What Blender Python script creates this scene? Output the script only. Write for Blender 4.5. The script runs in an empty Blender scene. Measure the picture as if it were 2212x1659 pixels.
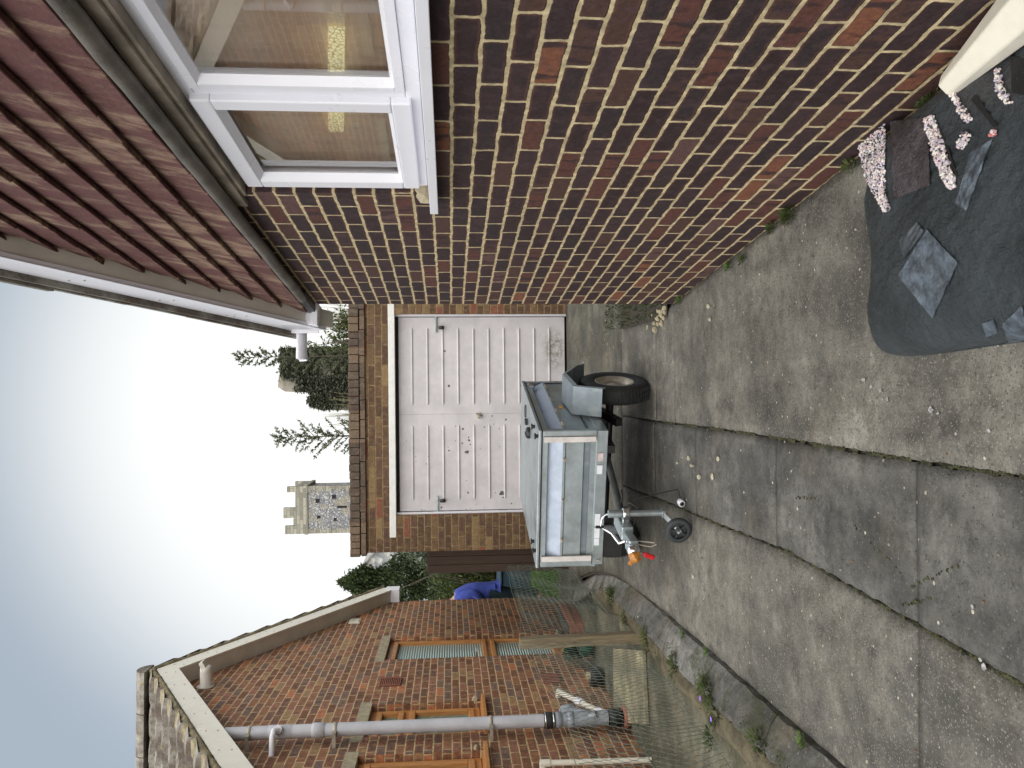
import bpy, bmesh, math, random
from math import radians, sin, cos, pi, floor
from mathutils import Vector, Matrix
random.seed(7)
S = bpy.context.scene
COL = S.collection
# ------------------------------------------------------------------ camera
F = 1700.0; P = math.atan(135/F); RR = .009
Fw = Vector((0, cos(P), -sin(P))); R0 = Vector((1, 0, 0)); D0 = Vector((0, -sin(P), -cos(P)))
U = (R0*cos(RR)+D0*sin(RR)).normalized(); V = (D0*cos(RR)-R0*sin(RR)).normalized()
CAM = Vector((0, 0, 1.40))
cd = bpy.data.cameras.new('camera'); cam = bpy.data.objects.new('camera', cd); COL.objects.link(cam)
M = Matrix(((V.x, U.x, -Fw.x, CAM.x), (V.y, U.y, -Fw.y, CAM.y), (V.z, U.z, -Fw.z, CAM.z), (0, 0, 0, 1)))
cam.matrix_world = M
cd.sensor_fit = 'HORIZONTAL'; cd.sensor_width = 36; cd.lens = 36*F/2212
cd.clip_start = .05; cd.clip_end = 2000
S.camera = cam
# ------------------------------------------------------------------ sky and fill sun
w = bpy.data.worlds.new("World"); S.world = w; w.use_nodes = True
nt = w.node_tree; nt.nodes.clear()
FILL_EL = radians(56); FILL_AZ = radians(176)          # wide fill sun added behind the camera; the real sun glows low ahead
sky = nt.nodes.new('ShaderNodeTexSky'); sky.sky_type = 'NISHITA'; sky.sun_disc = False
sky.sun_elevation = FILL_EL; sky.sun_rotation = FILL_AZ
sky.air_density = 1.0; sky.dust_density = 2.0; sky.ozone_density = 1.0
hs = nt.nodes.new('ShaderNodeHueSaturation'); hs.inputs['Saturation'].default_value = .8
bg = nt.nodes.new('ShaderNodeBackground'); bg.inputs[1].default_value = .05
wo = nt.nodes.new('ShaderNodeOutputWorld')
tcw = nt.nodes.new('ShaderNodeTexCoord'); dp = nt.nodes.new('ShaderNodeVectorMath'); dp.operation = 'DOT_PRODUCT'
GL = Vector((-.02, 1, .10)).normalized(); dp.inputs[1].default_value = GL; nt.links.new(tcw.outputs['Generated'], dp.inputs[0])
mr = nt.nodes.new('ShaderNodeMapRange'); mr.interpolation_type = 'SMOOTHERSTEP'; mr.inputs[1].default_value = .88; mr.inputs[2].default_value = 1.0; mr.inputs[3].default_value = 0; mr.inputs[4].default_value = 1
nt.links.new(dp.outputs['Value'], mr.inputs[0])
mg = nt.nodes.new('ShaderNodeMix'); mg.data_type = 'RGBA'; mg.inputs[7].default_value = (11.0, 11.1, 10.9, 1)     # thin bright mist round the low sun ahead
nt.links.new(mr.outputs[0], mg.inputs[0]); nt.links.new(sky.outputs[0], hs.inputs['Color']); tn = nt.nodes.new('ShaderNodeMix'); tn.data_type = 'RGBA'; tn.blend_type = 'MULTIPLY'; tn.inputs[0].default_value = 1; tn.inputs[7].default_value = (.80, .86, .90, 1); nt.links.new(hs.outputs[0], tn.inputs[6]); pl = nt.nodes.new('ShaderNodeMix'); pl.data_type = 'RGBA'; pl.inputs[0].default_value = .8; pl.inputs[7].default_value = (4.75, 5.5, 6.3, 1); nt.links.new(tn.outputs[2], pl.inputs[6]); nt.links.new(pl.outputs[2], mg.inputs[6]); nt.links.new(mg.outputs[2], bg.inputs[0]); nt.links.new(bg.outputs[0], wo.inputs[0])
sd = bpy.data.lights.new('fill_sun', 'SUN'); sd.energy = 3.2; sd.angle = radians(130); sd.color = (1, .95, .86)
fill_sun = bpy.data.objects.new('fill_sun', sd); COL.objects.link(fill_sun)
sdir = Vector((sin(FILL_AZ)*cos(FILL_EL), cos(FILL_AZ)*cos(FILL_EL), sin(FILL_EL)))
fill_sun.rotation_euler = sdir.to_track_quat('Z', 'Y').to_euler(); fill_sun.location = (0, 30, 20)
S.view_settings.view_transform = 'Standard'; S.view_settings.look = 'None'
S.view_settings.exposure = 1.0; S.view_settings.gamma = 1
# ------------------------------------------------------------------ helpers
def ray(px, py):
    d = Fw*F+U*(1659-py-829.5)+V*(px-1106); return d/d.y
def atd(px, py, y): return CAM+ray(px, py)*y
def onz(px, py, z):
    d = ray(px, py); return CAM+d*((z-1.4)/d.z)
class MB:
    def __init__(s): s.v = []; s.f = []; s.m = []; s.sm = []; s.k = []
    def mark(s): s.k.append((len(s.v), len(s.f)))
    def add(s, vs, fs, mi=0, sm=False):
        o = len(s.v); s.v += [tuple(v) for v in vs]
        for f in fs: s.f.append(tuple(i+o for i in f)); s.m.append(mi); s.sm.append(sm)
    def box(s, x0, x1, y0, y1, z0, z1, mi=0):
        x0, x1 = sorted((x0, x1)); y0, y1 = sorted((y0, y1)); z0, z1 = sorted((z0, z1))
        s.add([(x0,y0,z0),(x1,y0,z0),(x1,y1,z0),(x0,y1,z0),(x0,y0,z1),(x1,y0,z1),(x1,y1,z1),(x0,y1,z1)],
              [(3,2,1,0),(4,5,6,7),(0,1,5,4),(1,2,6,5),(2,3,7,6),(3,0,4,7)], mi)
    def obox(s, c, size, mat=None, mi=0):
        a, b, h = (k/2 for k in size); c = Vector(c); mat = mat or Matrix.Identity(3)
        vs = [c+mat @ Vector(p) for p in [(-a,-b,-h),(a,-b,-h),(a,b,-h),(-a,b,-h),(-a,-b,h),(a,-b,h),(a,b,h),(-a,b,h)]]
        s.add(vs, [(3,2,1,0),(4,5,6,7),(0,1,5,4),(1,2,6,5),(2,3,7,6),(3,0,4,7)], mi)
    def hexa(s, vs, mi=0):    # bottom 4 ccw, top 4 ccw
        s.add(vs, [(3,2,1,0),(4,5,6,7),(0,1,5,4),(1,2,6,5),(2,3,7,6),(3,0,4,7)], mi)
    def tube(s, pts, r, n=10, mi=0, caps=True, sm=True):
        pts = [Vector(p) for p in pts]; rs = r if isinstance(r, (list, tuple)) else [r]*len(pts)
        vs = []; up = None
        for i, p in enumerate(pts):
            t = (pts[min(i+1, len(pts)-1)]-pts[max(i-1, 0)]).normalized()
            if up is None: up = Vector((0,0,1)) if abs(t.z) < .9 else Vector((1,0,0))
            a = t.cross(up).normalized(); b = a.cross(t).normalized(); up = b
            for k in range(n):
                q = 2*pi*k/n; vs.append(p+(a*cos(q)+b*sin(q))*rs[i])
        fs = []
        for i in range(len(pts)-1):
            for k in range(n): fs.append((i*n+k, i*n+(k+1) % n, (i+1)*n+(k+1) % n, (i+1)*n+k))
        s.add(vs, fs, mi, sm)
        if caps:
            s.add(vs[:n], [tuple(range(n))[::-1]], mi); s.add(vs[-n:], [tuple(range(n))], mi)
    def cyl(s, a, b, r, n=16, mi=0): s.tube([a, b], r, n, mi)
    def prism(s, poly, ext, mi=0):    # poly: list of 3D points (planar), ext: vector
        e = Vector(ext); n = len(poly); vs = [Vector(p) for p in poly]+[Vector(p)+e for p in poly]
        s.add(vs, [tuple(range(n))[::-1], tuple(range(n, 2*n))]+[(i, (i+1) % n, n+(i+1) % n, n+i) for i in range(n)], mi)
    def grid(s, rows, mi=0, sm=True):
        n = len(rows[0]); vs = [p for r in rows for p in r]
        s.add(vs, [(i*n+j, i*n+j+1, (i+1)*n+j+1, (i+1)*n+j) for i in range(len(rows)-1) for j in range(n-1)], mi, sm)
    def lathe(s, prof, c, axis='z', n=32, mi=0):
        c = Vector(c); vs = []
        for r, h in prof:
            for k in range(n):
                q = 2*pi*k/n
                vs.append(c+(Vector((r*cos(q), r*sin(q), h)) if axis == 'z' else Vector((h, r*cos(q), r*sin(q))) if axis == 'x' else Vector((r*cos(q), h, r*sin(q)))))
        s.add(vs, [(i*n+k, i*n+(k+1) % n, (i+1)*n+(k+1) % n, (i+1)*n+k) for i in range(len(prof)-1) for k in range(n)], mi, True)
    def stone(s, c, r, mi=0):
        c = Vector(c); g = (1+5**.5)/2
        ic = [(-1,g,0),(1,g,0),(-1,-g,0),(1,-g,0),(0,-1,g),(0,1,g),(0,-1,-g),(0,1,-g),(g,0,-1),(g,0,1),(-g,0,-1),(-g,0,1)]
        fs = [(0,11,5),(0,5,1),(0,1,7),(0,7,10),(0,10,11),(1,5,9),(5,11,4),(11,10,2),(10,7,6),(7,1,8),(3,9,4),(3,4,2),(3,2,6),(3,6,8),(3,8,9),(4,9,5),(2,4,11),(6,2,10),(8,6,7),(9,8,1)]
        sx, sy, sz = (r*random.uniform(.6, 1.2)/1.9 for _ in range(3)); q = random.random()*6
        vs = []
        for x, y, z in ic:
            k = random.uniform(.8, 1.15); x, y, z = x*sx*k, y*sy*k, z*sz*k*.8
            vs.append(c+Vector((x*cos(q)-y*sin(q), x*sin(q)+y*cos(q), z)))
        s.add(vs, fs, mi)
    def leaf(s, p, d, up, L, W, mi=0):
        p = Vector(p); d = Vector(d).normalized(); sd_ = d.cross(up)
        if sd_.length < 1e-3: sd_ = d.cross(Vector((1, .3, 0)))
        sd_.normalize(); nn = sd_.cross(d)
        s.add([p, p+d*L*.45+sd_*W/2+nn*W*.12, p+d*L, p+d*L*.45-sd_*W/2+nn*W*.12, p+d*L*.5], [(0,1,4),(1,2,4),(0,4,3),(4,2,3)], mi)
    def each(s, name, mats, parent=None, bevel=0, seg=2):
        ks = s.k+[(len(s.v), len(s.f))]; o = None
        for (v0, f0), (v1, f1) in zip(ks, ks[1:]):
            if f1 > f0:
                q = MB(); q.v = s.v[v0:v1]; q.f = [tuple(i-v0 for i in f) for f in s.f[f0:f1]]; q.m = s.m[f0:f1]; q.sm = s.sm[f0:f1]; o = q.build(name, mats, parent, bevel, seg)
        return o
    def build(s, name, mats, parent=None, bevel=0, seg=2, **kw):
        me = bpy.data.meshes.new(name); me.from_pydata(s.v, [], s.f); me.update()
        mats = mats if isinstance(mats, (list, tuple)) else [mats]
        for m in mats: me.materials.append(m)
        me.polygons.foreach_set('material_index', s.m); me.polygons.foreach_set('use_smooth', s.sm)
        o = bpy.data.objects.new(name, me); COL.objects.link(o)
        if parent: o.parent = parent
        if bevel:
            b = o.modifiers.new('bevel', 'BEVEL'); b.width = bevel; b.segments = seg; b.limit_method = 'ANGLE'; b.angle_limit = radians(40)
        for k, v_ in kw.items(): o[k] = v_
        return o
def thing(name, label, cat, loc=(0,0,0), rz=0, group=None):
    o = bpy.data.objects.new(name, None); COL.objects.link(o); o.location = loc; o.rotation_euler = (0,0,rz)
    o['label'] = label; o['category'] = cat
    if group: o['group'] = group
    return o
# ------------------------------------------------------------------ materials
class NT:
    def __init__(s, name):
        s.mat = bpy.data.materials.new(name); s.mat.use_nodes = True; s.t = s.mat.node_tree; s.t.nodes.clear()
        s.out = s.n('ShaderNodeOutputMaterial'); s.bs = s.n('ShaderNodeBsdfPrincipled'); s.t.links.new(s.bs.outputs[0], s.out.inputs[0])
        s.tc = s.n('ShaderNodeTexCoord')
    def n(s, ty, **k):
        o = s.t.nodes.new(ty)
        for a, b in k.items(): setattr(o, a, b)
        return o
    def L(s, a, b): s.t.links.new(a, b)
    def m(s, op, a, b=None, c=None, clamp=False):
        o = s.n('ShaderNodeMath', operation=op); o.use_clamp = clamp
        for i, x in enumerate((a, b, c)):
            if x is None: continue
            if isinstance(x, (int, float)): o.inputs[i].default_value = x
            else: s.L(x, o.inputs[i])
        return o.outputs[0]
    def noise(s, scale, detail=3, vec=None, rough=.5, stretch=None):
        o = s.n('ShaderNodeTexNoise'); o.inputs['Scale'].default_value = scale; o.inputs['Detail'].default_value = detail; o.inputs['Roughness'].default_value = rough
        v_ = vec if vec is not None else s.tc.outputs['Object']
        if stretch:
            mp = s.n('ShaderNodeMapping'); mp.inputs['Scale'].default_value = stretch; s.L(v_, mp.inputs[0]); v_ = mp.outputs[0]
        s.L(v_, o.inputs['Vector']); return o.outputs['Fac']
    def voro(s, scale, out='Distance', feature='F1', vec=None):
        o = s.n('ShaderNodeTexVoronoi'); o.feature = feature; o.inputs['Scale'].default_value = scale
        s.L(vec if vec is not None else s.tc.outputs['Object'], o.inputs['Vector']); return o.outputs[out]
    def ramp(s, fac, stops, interp='LINEAR'):
        o = s.n('ShaderNodeValToRGB'); r = o.color_ramp; r.interpolation = interp
        while len(r.elements) < len(stops): r.elements.new(.5)
        for e, (p, c) in zip(r.elements, stops):
            e.position = p; e.color = (*(c if isinstance(c, (tuple, list)) else (c, c, c)), 1)
        s.L(fac, o.inputs[0]); return o.outputs[0]
    def mix(s, fac, a, b, mode='MIX'):
        o = s.n('ShaderNodeMix', data_type='RGBA', blend_type=mode)
        for i, x in ((0, fac), (6, a), (7, b)):
            if isinstance(x, (int, float)): o.inputs[i].default_value = x
            elif isinstance(x, (tuple, list)): o.inputs[i].default_value = (*x, 1)
            else: s.L(x, o.inputs[i])
        return o.outputs[2]
    def ss(s, x, a, b, lo=0., hi=1.):
        o = s.n('ShaderNodeMapRange', interpolation_type='SMOOTHSTEP'); s.L(x, o.inputs[0])
        for i, k in zip((1,2,3,4), (a,b,lo,hi)): o.inputs[i].default_value = k
        return o.outputs[0]
    def fin(s, col, rough=.7, metal=0, height=None, dist=.003, strength=1., spec=None):
        for nm, x in (('Base Color', col), ('Roughness', rough), ('Metallic', metal)):
            i = s.bs.inputs[nm]
            if isinstance(x, (int, float)): i.default_value = x
            elif isinstance(x, (tuple, list)): i.default_value = (*x, 1)
            else: s.L(x, i)
        if spec is not None: s.bs.inputs['Specular IOR Level'].default_value = spec
        if height is not None:
            b = s.n('ShaderNodeBump'); b.inputs['Distance'].default_value = dist; b.inputs['Strength'].default_value = strength
            s.L(height, b.inputs['Height']); s.L(b.outputs[0], s.bs.inputs['Normal'])
        return s.mat
def scl(c, k): return tuple(min(1, x*k) for x in c)
def plain(name, col, rough=.6, metal=0, var=.25, ns=14, bump=.0008, bs=120, spec=None, dirt=None):
    n = NT(name)
    f = n.ss(n.noise(ns, 5, rough=.6), .3, .7)
    c = n.mix(f, scl(col, 1-var), scl(col, 1+var*.6))
    if dirt: c = n.mix(n.ss(n.noise(ns*.4, 6, rough=.7), .52, .75, 0, .8), c, dirt)
    r = n.ss(n.noise(ns*1.7, 3), .2, .8, max(.02, rough-.1), min(1, rough+.1))
    return n.fin(c, r, metal, n.noise(bs, 3), bump, 1, spec)
def bricks(name, pal, mortar, seed=0., band=.5, mw=.0056, bl=.218, bh=.0735, core=None, tint=None, zoff=0.):
    n = NT(name)
    sx = n.n('ShaderNodeSeparateXYZ'); n.L(n.tc.outputs['Object'], sx.inputs[0])
    sn = n.n('ShaderNodeSeparateXYZ'); n.L(n.tc.outputs['Normal'], sn.inputs[0])
    side = n.m('GREATER_THAN', n.m('ABSOLUTE', sn.outputs[0]), .5)
    u0 = n.m('ADD', n.m('MULTIPLY', sx.outputs[0], n.m('SUBTRACT', 1., side)), n.m('MULTIPLY', n.m('ADD', sx.outputs[1], .11), side))
    nz = n.noise(9, 3); nz2 = n.noise(13, 3, stretch=(1, 1, 1.7)); fine = n.noise(70, 3)
    wob = lambda x, a: n.m('MULTIPLY', n.m('SUBTRACT', x, .5), a)
    u = n.m('ADD', n.m('ADD', u0, wob(nz, .016)), wob(fine, .006)); z = n.m('ADD', n.m('ADD', n.m('ADD', sx.outputs[2], 10+zoff), wob(nz2, .014)), wob(fine, .005))
    zr = n.m('DIVIDE', z, bh); row = n.m('FLOOR', zr); fz = n.m('MULTIPLY', n.m('FRACT', zr), bh)
    # each course slides a little so the perpends do not line up exactly
    wn0 = n.n('ShaderNodeTexWhiteNoise', noise_dimensions='1D'); n.L(n.m('ADD', row, seed), wn0.inputs['W'])
    off = n.m('ADD', n.m('MULTIPLY', n.m('MODULO', row, 2.), .5), n.m('MULTIPLY', wn0.outputs['Value'], .12))
    uu = n.m('ADD', n.m('ADD', n.m('DIVIDE', u, bl), off), 100.); colm = n.m('FLOOR', uu); fu = n.m('MULTIPLY', n.m('FRACT', uu), bl)
    du = n.m('MINIMUM', fu, n.m('SUBTRACT', bl, fu)); dz = n.m('MINIMUM', fz, n.m('SUBTRACT', bh, fz))
    d = n.m('SMOOTH_MIN', du, dz, .011)
    mask = n.ss(d, mw-.0012, mw+.0022)
    cb = n.n('ShaderNodeCombineXYZ'); n.L(colm, cb.inputs[0]); n.L(row, cb.inputs[1]); cb.inputs[2].default_value = seed
    wn = n.n('ShaderNodeTexWhiteNoise', noise_dimensions='3D'); n.L(cb.outputs[0], wn.inputs['Vector'])
    sc = n.n('ShaderNodeSeparateColor'); n.L(wn.outputs['Color'], sc.inputs[0])
    base = n.ramp(wn.outputs['Value'], pal, 'CONSTANT')
    # brightness per brick
    base = n.mix(1., base, n.ramp(sc.outputs[0], [(0, .68), (1, 1.25)]), 'MULTIPLY')
    # firing bands / dark cores inside a brick
    bv = n.n('ShaderNodeCombineXYZ'); n.L(n.m('ADD', n.m('MULTIPLY', u, 26.), n.m('MULTIPLY', wn.outputs['Value'], 90.)), bv.inputs[0]); n.L(n.m('MULTIPLY', z, 6.), bv.inputs[1]); n.L(n.m('MULTIPLY', sc.outputs[1], 50.), bv.inputs[2])
    bn = n.noise(1., 2, vec=bv.outputs[0])
    bandf = n.m('MULTIPLY', n.ss(bn, .5, .62), n.m('MULTIPLY', n.m('GREATER_THAN', sc.outputs[2], .35), band))
    base = n.mix(bandf, base, (.035, .022, .024))
    if core:
        cf = n.m('MULTIPLY', n.ss(d, .010, .026), n.ss(n.noise(20, 2), .3, .6, 0, core)); base = n.mix(cf, base, (.05, .03, .03))
    # redder arris, texture
    edge = n.ss(d, mw, mw+.012, .55, 0); base = n.mix(n.m('MULTIPLY', edge, sc.outputs[1]), base, (.16, .065, .04))
    tx = n.noise(55, 5, rough=.7); base = n.mix(n.m('MULTIPLY', n.ss(n.noise(17, 5, rough=.7), .45, .7), .55), base, scl(pal[0][1], 1.7)); base = n.mix(.6, base, n.ramp(tx, [(.25, .35), (.75, 1.7)]), 'MULTIPLY')
    mo = n.mix(n.ss(n.noise(30, 4), .3, .75), scl(mortar, .6), scl(mortar, 1.15)); mo = n.mix(n.ss(n.noise(2.5, 5), .5, .75, 0, .5), mo, scl(mortar, .45))
    c = n.mix(mask, mo, base)
    if tint: c = n.mix(n.ss(n.noise(1.6, 4), .45, .75, 0, .5), c, tint, 'MULTIPLY')
    h = n.m('ADD', mask, n.m('MULTIPLY', tx, .35))
    return n.fin(c, n.m('SUBTRACT', .88, n.m('MULTIPLY', mask, .12)), 0, h, .006, .9, .3)
DK = (.046, .026, .028); DP = (.037, .025, .027); RD = (.085, .034, .026); OR = (.155, .060, .034); BR = (.065, .033, .027)
M_brickR = bricks('dark_red_brick', [(0, DK), (.30, DP), (.52, DK), (.68, BR), (.82, RD), (.94, OR), (.965, (.085,.045,.042))], (.60, .49, .30), 3., .9, zoff=.0055)
M_brickL = bricks('brown_multi_brick', [(0, (.25,.11,.06)), (.22, (.19,.10,.07)), (.42, (.29,.135,.07)), (.6, (.165,.115,.095)), (.75, (.25,.115,.075)), (.90, (.40,.15,.07)), (.95, (.28,.18,.09))], (.56, .42, .24), 11., .35, core=.35, zoff=-.013)
M_brickG = bricks('sandy_brown_brick', [(0, (.155,.09,.047)), (.2, (.115,.065,.037)), (.4, (.175,.11,.055)), (.6, (.105,.06,.038)), (.80, (.19,.065,.04)), (.88, (.21,.14,.065))], (.26, .20, .11), 23., .3, core=.25)
M_dark = plain('black_void', (.006, .006, .007), .8)
M_upvc = plain('white_plastic', (.76, .76, .82), .32, var=.03, bump=.0002, ns=3)
M_upvc2 = plain('aged_white_plastic', (.66, .62, .56), .4, var=.10, bump=.0004, ns=4)
M_cream = plain('cream_plastic', (.74, .70, .60), .35, var=.05, bump=.0003)
M_oak = None
def oak():
    n = NT('oak_effect_plastic'); f = n.noise(12, 6, rough=.7, stretch=(6, 6, .5))
    return n.fin(n.ramp(f, [(.3, (.30,.12,.035)), (.55, (.48,.22,.07)), (.75, (.58,.29,.10))]), .4, 0, f, .0004)
M_oak = oak()
def tilemat():
    n = NT('wine_concrete_tile'); sx = n.n('ShaderNodeSeparateXYZ'); n.L(n.tc.outputs['Object'], sx.inputs[0])
    a = n.noise(2.2, 6, rough=.7, stretch=(3.2, 1, 1)); b = n.noise(7, 6, rough=.75, stretch=(2.5, 1, .6))
    f = n.m('MULTIPLY', n.ss(a, .46, .62), n.ss(b, .36, .60))
    c = n.mix(n.noise(40, 5), (.075,.036,.036), (.145,.068,.064))
    c = n.mix(n.m('MULTIPLY', f, .68), c, (.34,.25,.17))
    return n.fin(c, .9, 0, n.noise(90, 5), .003, spec=.2)
M_tile = tilemat()
def rooftile():
    n = NT('lichened_roof_tile'); a = n.ss(n.noise(5, 6, rough=.7), .4, .65); b = n.ss(n.noise(16, 6, rough=.7), .58, .72, 0, .6)
    c = n.mix(a, (.10,.078,.065), (.25,.24,.21)); c = n.mix(b, c, (.34,.25,.09))
    return n.fin(c, .9, 0, n.noise(60, 5), .006)
M_roof = rooftile()
M_verge = plain('mossy_mortar', (.24, .20, .12), .95, var=.5, ns=9, bump=.012, bs=45)
M_lead = plain('grey_lead', (.125, .11, .09), .5, .2, var=.5, ns=5, bump=.002)
M_board = plain('weathered_board', (.24, .20, .155), .8, var=.4, ns=7)
M_stoneL = plain('lintel_concrete', (.36, .31, .21), .9, var=.25, ns=18, bump=.003)
def concrete(name, base, agg, speck, stain=(.07,.068,.055), sc=1., streak=None, brown=.35, moss=0):
    n = NT(name)
    big = n.noise(1.1, 6, rough=.65); mid = n.noise(5, 6, rough=.65); fi = n.noise(90, 4, rough=.7)
    c = n.mix(n.ss(mid, .3, .7), scl(base, .55), scl(base, 1.35))
    c = n.mix(n.ss(n.noise(14, 6, rough=.75), .38, .66, .0, .6), c, scl(base, 1.5)); c = n.mix(n.ss(n.noise(24, 6, rough=.8), .52, .68, 0, .75), c, scl(base, .38))
    c = n.mix(n.ss(big, .42, .64, 0, .85), c, stain)
    c = n.mix(n.m('MULTIPLY', n.ss(n.noise(3.1, 6, rough=.8), .60, .70, 0, .6), n.ss(n.noise(40, 4), .4, .6)), c, scl(base, 2.3))
    c = n.mix(n.ss(n.noise(2.3, 5), .5, .75, 0, brown), c, (.20,.15,.095))
    c = n.mix(1., c, n.ramp(n.noise(2.6, 9, rough=.78), [(.32, .5), (.52, 1.0), (.68, 1.55)]), 'MULTIPLY')
    v1 = n.voro(150*sc, 'Color'); v1d = n.voro(150*sc)
    sc_ = n.n('ShaderNodeSeparateColor'); n.L(v1, sc_.inputs[0])
    pe = n.m('MULTIPLY', n.m('LESS_THAN', v1d, .42), n.m('GREATER_THAN', sc_.outputs[0], 1-agg))
    c = n.mix(pe, c, n.mix(sc_.outputs[1], scl(base, .4), scl(base, 1.7)))
    v2 = n.voro(34*sc, 'Color'); v2d = n.voro(34*sc); s2 = n.n('ShaderNodeSeparateColor'); n.L(v2, s2.inputs[0])
    sp = n.m('MULTIPLY', n.m('LESS_THAN', v2d, .16), n.m('GREATER_THAN', s2.outputs[0], 1-speck))
    c = n.mix(sp, c, n.mix(s2.outputs[1], (.28,.25,.18), (.50,.47,.40)))
    c = n.mix(.5, c, n.ramp(fi, [(.2, .55), (.8, 1.45)]), 'MULTIPLY')
    if moss:
        mf = n.m('MULTIPLY', n.ss(n.noise(4.2, 6, rough=.75), .50, .60), n.ss(n.noise(50, 4, rough=.7), .35, .6)); c = n.mix(n.m('MULTIPLY', mf, moss), c, (.045,.050,.018))
        ck = n.ss(n.voro(2.6, 'Distance', 'DISTANCE_TO_EDGE', vec=None), .0, .018, 1., 0.); c = n.mix(n.m('MULTIPLY', ck, .3), c, (.03,.028,.02))
    h = n.m('ADD', n.m('MULTIPLY', n.m('ADD', fi, mid), .5), n.m('MULTIPLY', pe, .4))
    return n.fin(c, .85, 0, h, .010, .9, .3)
M_concR = concrete('aggregate_concrete', (.158,.149,.130), .5, .10, stain=(.066,.065,.060), brown=.12)
M_concM = concrete('smooth_slab_concrete', (.108,.104,.097), .15, .06, sc=.8, stain=(.054,.053,.050), brown=.15)
M_concF = concrete('far_slab_concrete', (.10,.096,.08), .12, .08, sc=.7, stain=(.05,.05,.042))
M_kerb = concrete('kerb_concrete', (.14,.137,.13), .1, .05, sc=.6, stain=(.07,.068,.058), brown=.4, moss=.9)
M_path = concrete('path_concrete', (.115,.108,.078), .2, .1, stain=(.055,.055,.035), moss=.5)
M_soil = plain('dark_soil', (.045,.038,.025), .95, var=.6, ns=30, bump=.02, bs=60)
M_moss = plain('green_moss', (.055,.055,.024), .95, var=.7, ns=12, bump=.01, bs=200)
M_dirt = plain('brown_dirt', (.105,.088,.052), .95, var=.5, ns=9, bump=.01, bs=60)
def leafmat(name, a, b, tr=.25):
    n = NT(name); oi = n.noise(6, 4); c = n.mix(n.ss(oi, .3, .7), a, b)
    n.fin(c, .7, spec=.15)
    t = n.n('ShaderNodeBsdfTranslucent'); n.L(c, t.inputs[0]); mx = n.n('ShaderNodeMixShader'); mx.inputs[0].default_value = tr
    n.L(n.bs.outputs[0], mx.inputs[1]); n.L(t.outputs[0], mx.inputs[2]); n.L(mx.outputs[0], n.out.inputs[0]); return n.mat
M_leafD = leafmat('dark_green_leaf', (.022,.036,.014), (.06,.085,.028))
M_leafM = leafmat('mid_green_leaf', (.05,.075,.025), (.11,.13,.045), .35)
M_leafB = leafmat('bright_green_leaf', (.06,.12,.02), (.13,.2,.05), .3)
M_grass = leafmat('lawn_grass', (.05,.11,.012), (.10,.19,.03), .3)
M_bark = plain('brown_bark', (.10,.085,.06), .9, var=.4, ns=20, bump=.004)
def galv(name, col, rough=.42, metal=.75, streak=.35):
    n = NT(name); v_ = n.voro(45, 'Color'); s_ = n.n('ShaderNodeSeparateColor'); n.L(v_, s_.inputs[0])
    a = n.noise(4, 6, rough=.7); b = n.noise(14, 5, stretch=(1, 1, .25))
    c = n.mix(n.m('MULTIPLY', s_.outputs[0], .25), col, scl(col, 1.5)); c = n.mix(n.ss(a, .45, .7, 0, streak), c, scl(col, .55)); c = n.mix(n.ss(b, .55, .7, 0, streak), c, (.44,.46,.45))
    return n.fin(c, n.ss(n.noise(9, 4), .2, .8, rough-.1, rough+.15), metal, n.noise(40, 3), .0006)
M_galv = galv('galvanised_steel', (.37,.415,.435), .36)
M_galvD = galv('dull_galvanised_steel', (.21,.245,.275), .48, .55)
M_galvSky = galv('sky_tinted_galvanised_steel', (.36,.41,.50), .55, .35, .08)  # bluer copy: the sky's reflection on the upward slopes, put in the colour
M_chrome = plain('polished_zinc', (.75,.77,.8), .16, 1., var=.2, ns=25)
M_black = plain('black_plastic', (.012,.012,.013), .45, var=.3)
M_rub = plain('black_rubber', (.018,.019,.02), .7, var=.3, ns=30, bump=.001)
M_rim = plain('dirty_rim_steel', (.42,.38,.32), .5, .3, var=.3)
M_amber = plain('amber_plastic', (.85,.36,.03), .35, var=.15)
M_red = plain('red_plastic', (.55,.015,.02), .35, var=.15)
M_sticker = plain('white_sticker', (.72,.74,.78), .5, var=.08)
def glassmat(name, col, rough, rib=False):
    n = NT(name); f = n.noise(30, 4); h = None
    if rib:
        sx = n.n('ShaderNodeSeparateXYZ'); n.L(n.tc.outputs['Object'], sx.inputs[0]); h = n.m('SINE', n.m('MULTIPLY', sx.outputs[2], 2*pi/.028)); 
        c = n.mix(n.ss(h, -1, 1), scl(col, .6), scl(col, 1.35))
    else: c = n.mix(n.ss(f, .3, .7), scl(col, .7), scl(col, 1.2)); h = n.noise(160, 2)
    return n.fin(c, rough, 0, h, .0025 if rib else .0006, 1, 1.)
M_glassF = glassmat('frosted_green_glass', (.17,.24,.19), .16)
M_glassR = glassmat('reeded_glass', (.26,.40,.40), .16, True)
def clearglass():
    n = NT('double_glazing'); g = n.n('ShaderNodeBsdfGlossy'); g.inputs['Roughness'].default_value = .005; g.inputs[0].default_value = (1,1,1,1)
    t = n.n('ShaderNodeBsdfTransparent'); t.inputs[0].default_value = (.98,.98,.98,1); fr = n.n('ShaderNodeFresnel'); fr.inputs[0].default_value = 1.55
    k = n.m('MULTIPLY', fr.outputs[0], 2.2, clamp=True); mx = n.n('ShaderNodeMixShader'); n.L(k, mx.inputs[0]); n.L(t.outputs[0], mx.inputs[1]); n.L(g.outputs[0], mx.inputs[2]); n.L(mx.outputs[0], n.out.inputs[0]); return n.mat
M_clear = clearglass()
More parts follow.
